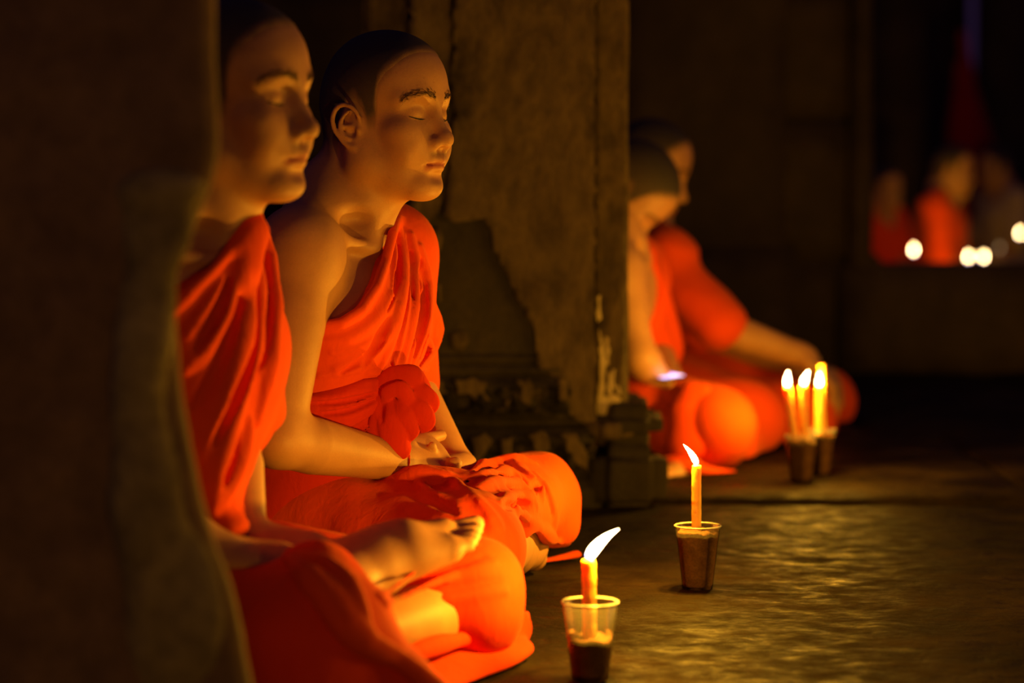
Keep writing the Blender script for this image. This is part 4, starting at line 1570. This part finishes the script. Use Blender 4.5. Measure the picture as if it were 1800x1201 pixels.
sheet('plaster_patch', px_outline([(724, -60), (722, 380), (748, 395), (772, 372), (786, 300), (782, 220), (792, 120), (794, -60)]), .006, PLASTER, 5)
for L, s in (([(752, 412), (770, 398), (778, 420), (774, 440), (756, 446)], 6), ([(742, 452), (764, 446), (772, 456), (762, 472), (742, 470)], 7), ([(790, 586), (812, 580), (824, 600), (812, 618), (794, 612)], 8), ([(766, 500), (774, 498), (776, 530), (768, 532)], 9)):
    sheet('plaster_flake', px_outline(L), .006, PLASTER, s)
# carved courses of the base
def carved(name, x0, x1, z0, z1, Y, seed, n, mat=CARVED):
    o = pb(name, x0, x1, Y, YP + .30, z0, z1, seed, STONE, .004, .03, .010)
    rs = np.random.RandomState(seed)
    S = SDF()
    w = (x1 - x0) / n
    for i in range(n):
        cx = x0 + (i + .5) * w
        hz = (z1 - z0)
        zc = (z0 + z1) / 2 - hz * .05
        # lotus petal with a curled rib and leaves
        S.ell((cx, Y + .002, zc), (w * .36, .014, hz * .36), .008)
        S.ell((cx, Y - .013, zc), (w * .20, .008, hz * .22), .006, 's')
        S.ell((cx, Y - .008, zc), (w * .08, .008, hz * .20), .006)
        for s in (1, -1):
            S.ell((cx + s * w * .42, Y, zc + hz * .20), (w * .13, .012, hz * .14), .006)
            S.ell((cx + s * w * .40, Y, zc - hz * .24), (w * .12, .010, hz * .10), .006)
        for k in range(5):
            S.ell((cx + rs.uniform(-.45, .45) * w, Y - .010, zc + rs.uniform(-.4, .4) * hz), rs.uniform(.004, .009) * np.ones(3), .004, 's')
    S.disp(lambda p: .003 * wav(p, 110, seed), ((x0 + x1) / 2, Y, (z0 + z1) / 2), 1, .003)
    S.plane((0, Y + .006, 0), (0, 1, 0), .002)
    c = link('carved_relief', S.mesh('carved_relief', .0045), mat, o)
    return o
carved('carved_band', PX(628), PX(1002), PZ(735), PZ(662), YP - .025, 21, 6)
pb('band_fillet', PX(632), PX(990), YP - .016, YP + .30, PZ(662), PZ(640), 22, STONE, .004, .03, .006)
pb('band_fillet', PX(640), PX(965), YP - .008, YP + .30, PZ(640), PZ(622), 23, STONE, .004, .03, .006)
pb('band_groove', PX(640), PX(1030), YP - .012, YP + .30, PZ(752), PZ(735), 24, STONE, .004, .03, .004)
carved('carved_band', PX(615), PX(1044), PZ(842), PZ(752), YP - .040, 25, 5)
pb('plinth', PX(600), PX(1055), YP - .055, YP + .30, -.02, PZ(842), 26, STONE, .006, .03, .012)
# rough lit corner stones at the right foot of the pillar
pb('corner_block', PX(1036), PX(1110), YP - .045, YP + .30, .12, PZ(738), 27, PLASTER, .013, .018, .026, 18)
pb('corner_block', PX(1050), PX(1166), YP - .03, YP + .30, .105, PZ(712), 28, STONE, .016, .018, .030, 16)
pb('corner_block', PX(1046), PX(1168), YP - .065, YP + .30, -.02, .11, 29, STONE, .016, .018, .030, 16)
sheet('plaster_patch', [(PX(1044), PZ(-60)), (PX(1102), PZ(-60)), (PX(1100), PZ(500)), (PX(1098), PZ(640)), (PX(1088), PZ(700)), (PX(1076), PZ(735)), (PX(1056), PZ(752)), (PX(1046), PZ(720))], .008, PLASTER, 31, YP + .035, .009)

for L, s_ in (([(1053, 578), (1060, 600), (1066, 640), (1064, 680), (1060, 700), (1051, 690), (1054, 640)], 41), ([(1064, 590), (1070, 595), (1071, 640), (1066, 642)], 42),
              ([(1068, 655), (1074, 652), (1076, 690), (1070, 697)], 43), ([(1077, 648), (1082, 650), (1083, 682), (1078, 686)], 44),
              ([(1050, 692), (1068, 697), (1080, 692), (1093, 702), (1088, 708), (1070, 712), (1064, 732), (1050, 728)], 45), ([(1084, 676), (1090, 680), (1092, 692), (1085, 694)], 46), ([(1049, 522), (1056, 518), (1058, 560), (1050, 566)], 47)):
    sheet('pale_flake', [(PX(x, YP + .03), PZ(y, YP + .03)) for x, y in L], .0045, PALE_ST, s_, YP + .0285, .006)
for L, s_ in (([(798, 668), (830, 664), (856, 672), (850, 690), (862, 704), (836, 706), (824, 692), (804, 694)], 51), ([(906, 668), (930, 666), (940, 690), (932, 712), (914, 706), (918, 684)], 52), ([(980, 664), (994, 668), (1000, 706), (984, 704)], 53),
              ([(752, 672), (778, 668), (786, 690), (764, 700)], 54), ([(884, 708), (898, 700), (892, 716)], 55)):
    sheet('plaster_flake', px_outline(L, YP - .036), .004, PLASTER, s_, YP - .036, .008)
for L, s_ in (([(826, 770), (852, 762), (866, 776), (850, 800), (838, 826), (822, 818), (834, 796)], 56), ([(926, 764), (960, 760), (966, 790), (950, 812), (940, 790)], 57), ([(984, 762), (1014, 762), (1034, 800), (1036, 836), (1012, 812), (996, 790)], 58), ([(880, 772), (904, 766), (900, 800), (884, 806)], 59)):
    sheet('plaster_flake', px_outline(L, YP - .051), .004, PLASTER, s_, YP - .051, .008)

# ---- worn pillar in the foreground
def worn_pillar(name, Y, prof, xl, depth, mat, parent, seed, ztop, nz=150):
    """vertical shaft whose right arris follows a worn profile (z -> x)"""
    z = np.linspace(-.02, ztop, nz)
    xr = np.interp(z, prof[:, 0], prof[:, 1])
    xr = np.convolve(np.pad(xr, 3, 'edge'), np.ones(7) / 7, 'valid')
    na = 72
    rows = []
    for zi, xi in zip(z, xr):
        cx, hw = (xl + xi) / 2, (xi - xl) / 2
        a = np.linspace(0, 2 * np.pi, na, endpoint=False)
        n = 12.0
        c, s = np.cos(a), np.sin(a)
        rr = (np.abs(c) ** n + np.abs(s) ** n) ** (-1 / n)
        rows.append(np.stack([cx + hw * rr * c, Y + depth / 2 + depth / 2 * rr * s, np.full(na, zi)], 1))
    V = np.array(rows)
    p = V.reshape(-1, 3)
    cen = p.copy()
    cen[:, 0] = np.repeat((xl + xr) / 2, na)
    cen[:, 1] = Y + depth / 2
    nrm = p - cen
    nrm /= np.linalg.norm(nrm, axis=1)[:, None]
    dy = np.clip(p[:, 1] - Y - .02, 0, None)
    p[:, 0] -= np.where(p[:, 0] > cen[:, 0], dy * .6, 0)
    p = p + nrm * (.007 * vnoise(p, 8, seed) + .003 * vnoise(p, 40, seed + 2))[:, None]
    i, j = np.meshgrid(np.arange(nz - 1), np.arange(na), indexing='ij')
    i, j = i.ravel(), j.ravel()
    j2 = (j + 1) % na
    Q = np.stack([i * na + j, i * na + j2, (i + 1) * na + j2, (i + 1) * na + j], 1)
    return link(name, mesh_arrays(name, p, Q), mat, parent)
YF = 2.28
fp = empty('worn_pillar', (-.52, YF + .15, 0))
tag(fp, 'dark worn stone pillar nearest the camera, hiding the shoulder of the nearer monk', 'pillar', 'gallery pillars')
FX = lambda px: (px - 900) / 4250 * YF
FZ = lambda py: float(P(900, py, YF)[2])
prof = np.array([(FZ(y), FX(x)) for x, y in [(470, 1400), (436, 1201), (418, 1120), (402, 1040), (372, 960), (352, 890), (332, 800), (318, 700), (308, 600), (303, 520), (301, 470), (318, 440), (352, 380), (374, 320), (384, 290), (386, 200), (386, 0), (386, -100)]])
worn_pillar('shaft', YF, prof[np.argsort(prof[:, 0])], FX(-90), .30, OLDST, fp, 3, 2.4, 300)
prof2 = np.array([(FZ(y), FX(x)) for x, y in [(330, 1300), (290, 1000), (262, 700), (262, 500), (285, 400), (300, 330), (268, 292), (205, 270)]])
# a lighter scar of fallen facing
S = SDF()
for x, y, rx, rz in ((285, 330, 80, 34), (270, 400, 75, 80), (255, 520, 55, 120), (240, 690, 50, 150), (250, 880, 70, 170), (300, 1080, 95, 170)):
    S.ell((FX(x), YF + .004, FZ(y)), (rx / 4250 * YF, .016, rz / 4250 * YF), .02)
S.disp(lambda p: .005 * vnoise(p, 30, 4), (FX(270), YF, FZ(700)), 1.2, .006)
link('fallen_facing', S.mesh('fallen_facing', .006), SCAR, fp)
# ----------------------------------------------------------------- candles standing in sand-filled plastic cups
def lathe(name, prof, n=40, wob=None):
    prof = np.array(prof)
    a = np.linspace(0, 2 * np.pi, n, endpoint=False)
    V = np.stack([np.outer(prof[:, 0], np.cos(a)), np.outer(prof[:, 0], np.sin(a)), np.repeat(prof[:, 1][:, None], n, 1)], -1).reshape(-1, 3)
    m = len(prof)
    i, j = np.meshgrid(np.arange(m - 1), np.arange(n), indexing='ij')
    i, j = i.ravel(), j.ravel()
    j2 = (j + 1) % n
    Q = np.stack([i * n + j, i * n + j2, (i + 1) * n + j2, (i + 1) * n + j], 1)
    if wob is not None:
        V = wob(V)
    return mesh_arrays(name, V, Q)

CUP_H, R_TOP, R_BOT = .097, .0335, .0225
def cup_r(z): return R_BOT + (R_TOP - R_BOT) * z / CUP_H
def plastic_cup(loc, label, fill, sand_label, group='plastic cups of sand', sc=1.0):
    root = empty('plastic_cup', tuple(loc))
    root.scale = (sc,) * 3
    tag(root, label, 'cup', group)
    pr = [(0.0005, .0035), (R_BOT - .003, .0035), (R_BOT - .0012, .0008), (R_BOT, .0005), (R_BOT + .0002, .003)]
    zs = np.linspace(.004, CUP_H - .003, 14)
    for z in zs:
        r = cup_r(z) + (.0006 if z > CUP_H * .80 else 0)
        pr.append((r, z))
    me = lathe('cup_wall', pr, 48)
    me.transform(Matrix.Scale(sc, 4)); me.transform(Matrix.Translation(loc))
    link('cup_wall', me, CUP, root)
    a = np.linspace(0, 2 * np.pi, 12)
    rm = [(R_TOP + .0006 + .0016 * math.cos(t), CUP_H - .002 + .0014 * math.sin(t)) for t in a]
    me = lathe('rim', rm, 48)
    me.transform(Matrix.Scale(sc, 4)); me.transform(Matrix.Translation(loc))
    link('rim', me, CUPRIM, root)
    # the sand: a body a hair smaller than the cup with a churned top
    pr = [(.0005, .0045), (R_BOT - .0015, .0045)]
    for z in np.linspace(.008, fill, 8):
        pr.append((cup_r(z) - .0012, z))
    for k in np.linspace(.95, .02, 18):
        pr.append(((cup_r(fill) - .0012) * k, fill + .002))
    def wob(V):
        top = V[:, 2] > fill - .0005
        d = .0048 * vnoise(V + loc * 3, 150, 3) + .0026 * vnoise(V + loc, 420, 5, 2)
        V[:, 2] += np.where(top, d, 0)
        return V
    me = lathe('sand', pr, 56, wob)
    me.transform(Matrix.Scale(sc, 4)); me.transform(Matrix.Translation(loc))
    s = link('sand', me, SANDM)
    tag(s, sand_label, 'sand', 'sand in the cups', 'stuff')
    return root

def candle(base, top, label, flame_dir=(0, 0, 1), flame_len=.042, lit=True, r=.0078, group='beeswax candles', watts=1.0, lean=0, flame_w=1.0, fmat=None):
    base, top = np.asarray(base, float), np.asarray(top, float)
    root = empty('candle', tuple(base))
    tag(root, label, 'candle', group)
    d = top - base
    L = np.linalg.norm(d)
    B = basis(d)[:, [1, 2, 0]]     # columns: across, across, along
    M = Matrix([[*B[0], base[0]], [*B[1], base[1]], [*B[2], base[2]], [0, 0, 0, 1]])
    pr = [(.0003, 0), (r, 0)]
    for z in np.linspace(.004, L - .003, 16):
        pr.append((r * (1 + .03 * math.sin(z * 300 + base[0] * 90)), z))
    pr += [(r * .97, L - .0012), (r * .80, L), (r * .55, L - .0012), (r * .25, L - .0022), (.0003, L - .0022)]
    def wob(V):
        a = np.arctan2(V[:, 1], V[:, 0])
        rr = 1 + .06 * np.sin(a * 3 + 1 + V[:, 2] * 22) * (V[:, 2] < L - .004) + .10 * np.exp(-((a - 1.0) / .35) ** 2) * np.clip(1 - np.abs(V[:, 2] - L * .72) / (L * .22), 0, 1)
        V[:, :2] *= rr[:, None]
        return V
    me = lathe('wax', pr, 28, wob)
    me.transform(M)
    link('wax', me, WAX, root)
    up = norm(d)
    fd = norm(flame_dir)
    # bent wick
    S = SDF()
    S.chain([top - up * .004, top + up * .004, top + up * .006 + fd * .003], [.0010, .0010, .0008], .001)
    link('wick', S.mesh('wick', .0008), WICK, root)
    if lit:
        n = 22
        f0 = top + up * .0015
        X, rr = [], []
        mid = norm(up * .45 + fd * .75)
        for k in range(n):
            t = k / (n - 1)
            X.append(f0 + (mid * (1 - t) + fd * t) * flame_len * t)
            rr.append(.0062 * flame_w * (math.sin(math.pi * min(1, (t * .94 + .06)) ** .62)) ** .8 * (1 - .25 * t) + .0002)
        X = np.array(X)
        V, col = [], []
        for k in range(n):
            tn = norm(X[min(k + 1, n - 1)] - X[max(k - 1, 0)])
            bb = basis(tn)
            t = k / (n - 1)
            for a in np.linspace(0, 2 * np.pi, 16, endpoint=False):
                V.append(X[k] + (bb[:, 1] * math.cos(a) + bb[:, 2] * math.sin(a)) * rr[k])
                w = min(1, max(0, (t - .03) / .16))
                c0, c1 = np.array([.03, .05, .22]), np.array([1.0, .66, .27])
                col.append(c0 * (1 - w) + c1 * w)
        Q = []
        for k in range(n - 1):
            for j in range(16):
                Q.append((k * 16 + j, k * 16 + (j + 1) % 16, (k + 1) * 16 + (j + 1) % 16, (k + 1) * 16 + j))
        me = mesh_arrays('flame', V, Q)
        paint(me, np.array(col))
        fl = link('flame', me, fmat or FLAME, root)
        lt = bpy.data.lights.new('candle_glow', 'POINT')
        lt.energy = CANDLE_W * watts
        lt.color = CANDLE_COL
        lt.shadow_soft_size = .008
        lo = bpy.data.objects.new('candle_glow', lt)
        C.objects.link(lo)
        lo.location = X[n // 2] + up * .003
        lo.parent = root
        lo.matrix_parent_inverse = Matrix.Translation(base).inverted()
    return root

def on_floor(px, py, z=0.0):
    """floor point under a pixel"""
    d = ray(px, py)
    return CAM + d * ((z - CAM[2]) / d[2])

c1 = on_floor(1037, 1192); c1[2] = -.001
Y1 = c1[1]
plastic_cup(c1, 'clear plastic cup half full of brown sand, nearest the camera', .050, 'brown sand half filling the nearest clear cup')
candle(P(1037, 1135, Y1), P(1034, 984, Y1), 'lit yellow candle in the nearest half-full cup, flame blown to the right', (.62, 0, .60), .052, r=.0086, watts=1.15, flame_w=1.1)
c2 = on_floor(1226, 1034); c2[2] = -.001
Y2 = c2[1]
plastic_cup(c2, 'plastic cup of brown sand standing in sharp focus on the floor before the pillar', .086, 'brown sand filling the sharply seen cup almost to its rim')
candle(P(1224, 960, Y2), P(1225, 818, Y2), 'lit slim candle in the sharply focused cup, flame leaning left', (-.55, 0, .80), .036, r=.0072, watts=1.15, flame_w=.75)
c3 = on_floor(1408, 846, .011)
Y3 = c3[1]
plastic_cup(c3, 'plastic cup with two candles on the floor by the far monks', .084, 'sand in the cup that holds two candles', sc=.95)
candle(P(1399, 785, Y3), P(1384, 680, Y3), 'lit candle leaning left in the two-candle cup', (.06, 0, 1), .030, r=.0082, watts=.40)
candle(P(1416, 785, Y3), P(1412, 678, Y3), 'upright lit candle in the two-candle cup', (.30, 0, .8), .030, r=.0082, watts=.40)
c4 = on_floor(1440, 834, .011)
Y4 = c4[1]
plastic_cup(c4, 'plastic cup standing just behind the two-candle cup', .084, 'sand in the cup behind the two-candle cup', sc=.95)
candle(P(1438, 770, Y4), P(1440, 680, Y4), 'lit candle in the cup behind the two-candle cup', (0, 0, 1), .028, r=.0080, watts=.40)
candle(P(1446, 770, Y4 + .015), P(1444, 640, Y4 + .02), 'unlit taller candle in the rear cup, beside a lit one', lit=False, r=.0070)
monk_two()
monk_one()
# unseen candle added near the camera to light the front of the worn pillar
c0 = np.array([.55, .75, -.001])
plastic_cup(c0, 'unseen plastic cup of sand, added under a fill candle near the camera', .06, 'sand in the unseen cup added near the camera')
candle(c0 + np.array([0, 0, .02]), c0 + np.array([0, 0, .16]), 'unseen lit candle added near the camera to light the worn pillar', (.1, 0, 1), .04, watts=1.7)

# unseen candles, stronger than the others, added at the right to light the faces
for i, (x, y) in enumerate([(1.90, 2.95), (2.04, 3.20), (1.90, 3.45), (2.04, 3.70), (1.92, 3.95)]):
    b = np.array([x, y, -.001])
    w = ['first', 'second', 'third', 'fourth', 'fifth'][i]
    plastic_cup(b, w + ' cup from the front in the unseen row added for light on the right', .07, 'sand in the ' + w + ' cup of the unseen row added for light', 'unseen cups added for light')
    candle(b + np.array([0, 0, .03]), b + np.array([.003 * (i % 3 - 1), 0, .16]), w + ' candle from the front in the unseen row added for light on the right', (.1 * (i % 3 - 1), 0, 1), .04, watts=2.1, group='unseen candles added for light')

# ---- two monks beyond the pillar
J = joints((.15, 5.33, 0), math.radians(-12), lean=.10, head=(.05, 1.0, 0))
J.update(pelvis=np.array([.13, 5.33, .10]), neck=P(1092, 432, 5.18), shR=P(1082, 478, 5.10), shL=P(1112, 478, 5.40), elR=P(1122, 628, 5.05), wrR=P(1158, 668, 5.08), elL=P(1150, 620, 5.36), wrL=P(1180, 672, 5.22),
         hipR=np.array([.17, 5.20, .10]), knR=P(1258, 748, 5.02), anR=P(1225, 812, 5.10), hipL=np.array([.18, 5.32, .10]), knL=P(1310, 740, 5.34), anL=P(1215, 810, 5.02))
J['head'] = P(1092, 340, 5.22)
def monk3_extra(root, J):
    S = SDF()
    S.chain([P(1186, 812, 4.96), P(1238, 836, 4.92), P(1286, 840, 4.93)], [.030, .034, .028], .03, flat=((0, 0, 1), 1.8))
    S.plane((0, 0, .013), (0, 0, -1), .004)
    link('robe_corner', S.mesh('robe_corner', .005), ROBE, root)
    S = SDF()
    S.chain([P(1212, 690, 5.00), P(1206, 730, 4.98), P(1204, 780, 4.96)], [.020, .034, .045], .02, flat=((.2, 1, 0), 1.6))
    S.chain([P(1238, 690, 5.00), P(1236, 740, 4.98), P(1228, 782, 4.96)], [.012, .020, .026], .02)
    S.disp(lambda p: .006 * wav(p, 45, 5), (0, 5, .2), 2, .006)
    link('robe_fold', S.mesh('robe_fold', .005), ROBE, root)
simple_person('person', J, .0065, 'shaven monk beyond the pillar, head bowed over a glowing phone', 'monks seated along the gallery', ground=.011, extra=monk3_extra)
ph = empty('phone', tuple(P(1172, 664, 5.06)))
tag(ph, 'glowing phone held low by the monk with bowed head', 'phone')
pc = P(1172, 664, 5.06)
pn = norm(P(1118, 380, 5.12) - pc)
pb_ = basis(np.array([.35, -.95, 0]), pn)
def phone_part(name, hx, hy, hz, off, mat):
    bm = bmesh.new()
    bmesh.ops.create_cube(bm, size=1)
    for v in bm.verts:
        v.co = (v.co.x * hx, v.co.y * hy, v.co.z * hz)
    bmesh.ops.bevel(bm, geom=bm.edges[:], offset=min(hz * .45, .004), segments=2, affect='EDGES')
    M = Matrix([[*pb_[0], pc[0]], [*pb_[1], pc[1]], [*pb_[2], pc[2]], [0, 0, 0, 1]])
    for v in bm.verts:
        v.co = M @ (v.co + Vector((0, 0, off)))
    me = bpy.data.meshes.new(name)
    bm.to_mesh(me)
    bm.free()
    return link(name, me, mat, ph)
def mat_screen():
    t = NT('phone_screen_glow')
    v = t.coord()
    n = t.noise(v, 30, 2)
    t.b.inputs['Emission Strength'].default_value = 2.4
    t.l(t.ramp(n, [(.3, (.42, .36, 1)), (.7, (.62, .52, 1))]), t.b.inputs['Emission Color'])
    return t.m
phone_part('phone_body', .085, .052, .008, 0, mat_plain('phone_shell', (.02, .02, .025), .3))
phone_part('screen', .078, .046, .001, .0046, mat_screen())

J = joints((.20, 5.88, 0), math.radians(-15), lean=.06, head=(.02, .32, 0))
J.update(pelvis=np.array([.20, 5.88, .10]), neck=P(1142, 400, 5.77), shR=P(1170, 462, 5.60), shL=P(1150, 455, 5.93), elR=P(1268, 578, 5.50), wrR=P(1416, 628, 5.52), elL=P(1240, 600, 6.05), wrL=P(1400, 640, 5.85),
         hipR=np.array([.25, 5.80, .10]), knR=P(1400, 742, 5.52), anR=P(1320, 768, 5.78), hipL=np.array([.26, 5.99, .10]), knL=P(1440, 705, 5.98), anL=P(1290, 756, 5.76))
J['head'] = P(1136, 305, 5.74)
J['handR'] = P(1470, 690, 5.52) - J['wrR']
J['backR'] = np.array([.6, -.1, .8])
simple_person('person', J, .0065, 'shaven monk beyond the pillar, sleeved arm stretched to his knee', 'monks seated along the gallery', ground=.011, bare_right=False)

# ---- people in the far room, out of focus
def far_person(px, Y, yaw, label, robe, h=.013, **kw):
    x = (px - 900) / 4250 * Y
    J = joints((x, Y, 0), math.radians(yaw), lean=kw.pop('lean', .05), head=kw.pop('head', (0, .1, 0)), scale=kw.pop('scale', 1.0))
    return simple_person('person', J, h, label, 'people in the far room', robe, headkids=True, **kw)
far_person(1636, 11.6, -20, 'orange robed monk seated in the far doorway behind the first background candle', ROBE, scale=.92, bare_right=False)
far_person(1530, 12.6, -50, 'red robed monk seated far back, half cut off by the door jamb', ROBE2, scale=.78, bare_right=False)
PALE = mat_cloth('pale_cloth', (.55, .42, .26), (.48, .36, .22))
far_person(1775, 14.0, 200, 'person in pale clothes seated far back at the right edge', PALE, bare_right=False, scale=.95)
S = SDF()
for k in range(9):
    a = k * 2 * math.pi / 9
    S.chain([P(1692, 120, 14.6), P(1700 + 20 * math.cos(a), 220, 14.6 + .05 * math.sin(a)), P(1718 + 38 * math.cos(a), 330, 14.6 + .11 * math.sin(a)), P(1722 + 40 * math.cos(a), 505, 14.6 + .12 * math.sin(a))], [.035, .055, .07, .07], .03)
S.chain([P(1692, 60, 14.6), P(1718, 330, 14.6), P(1722, 505, 14.6)], [.03, .05, .06], .03)
cl = link('hanging_cloth', S.mesh('hanging_cloth', .012), mat_cloth('dark_red_cloth', (.30, .008, .012), (.24, .006, .01)))
tag(cl, 'tall dark red cloth hanging in folds above the far people', 'cloth')

def far_candle(px, py, Y, label, watts, hgt, fmat=None):
    f = P(px, py, Y)
    b = np.array([f[0], f[1], f[2] - hgt])
    b[2] = max(b[2], .0)
    plastic_cup(np.array([f[0], f[1], 0.0]), 'plastic cup under the ' + label, .08, 'sand in the cup under the ' + label, 'cups in the far room')
    candle(np.array([f[0], f[1], .03]), f - np.array([0, 0, .012]), label, (.05, 0, 1), .034, r=.009, watts=watts, fmat=fmat, group='candles in the far room')
far_candle(1606, 441, 10.6, 'far candle before the orange robed monk', .9, .2)
far_candle(1702, 453, 10.9, 'left one of the far pair of touching flames', .3, .2)
far_candle(1729, 453, 10.9, 'right one of the far pair of touching flames', .3, .2)
far_candle(1757, 437, 13.2, 'dim far candle between the pair of flames and the rightmost flame', .15, .2, FLAME_DIM)
far_candle(1793, 411, 12.0, 'far candle at the right edge of the doorway', .33, .2)
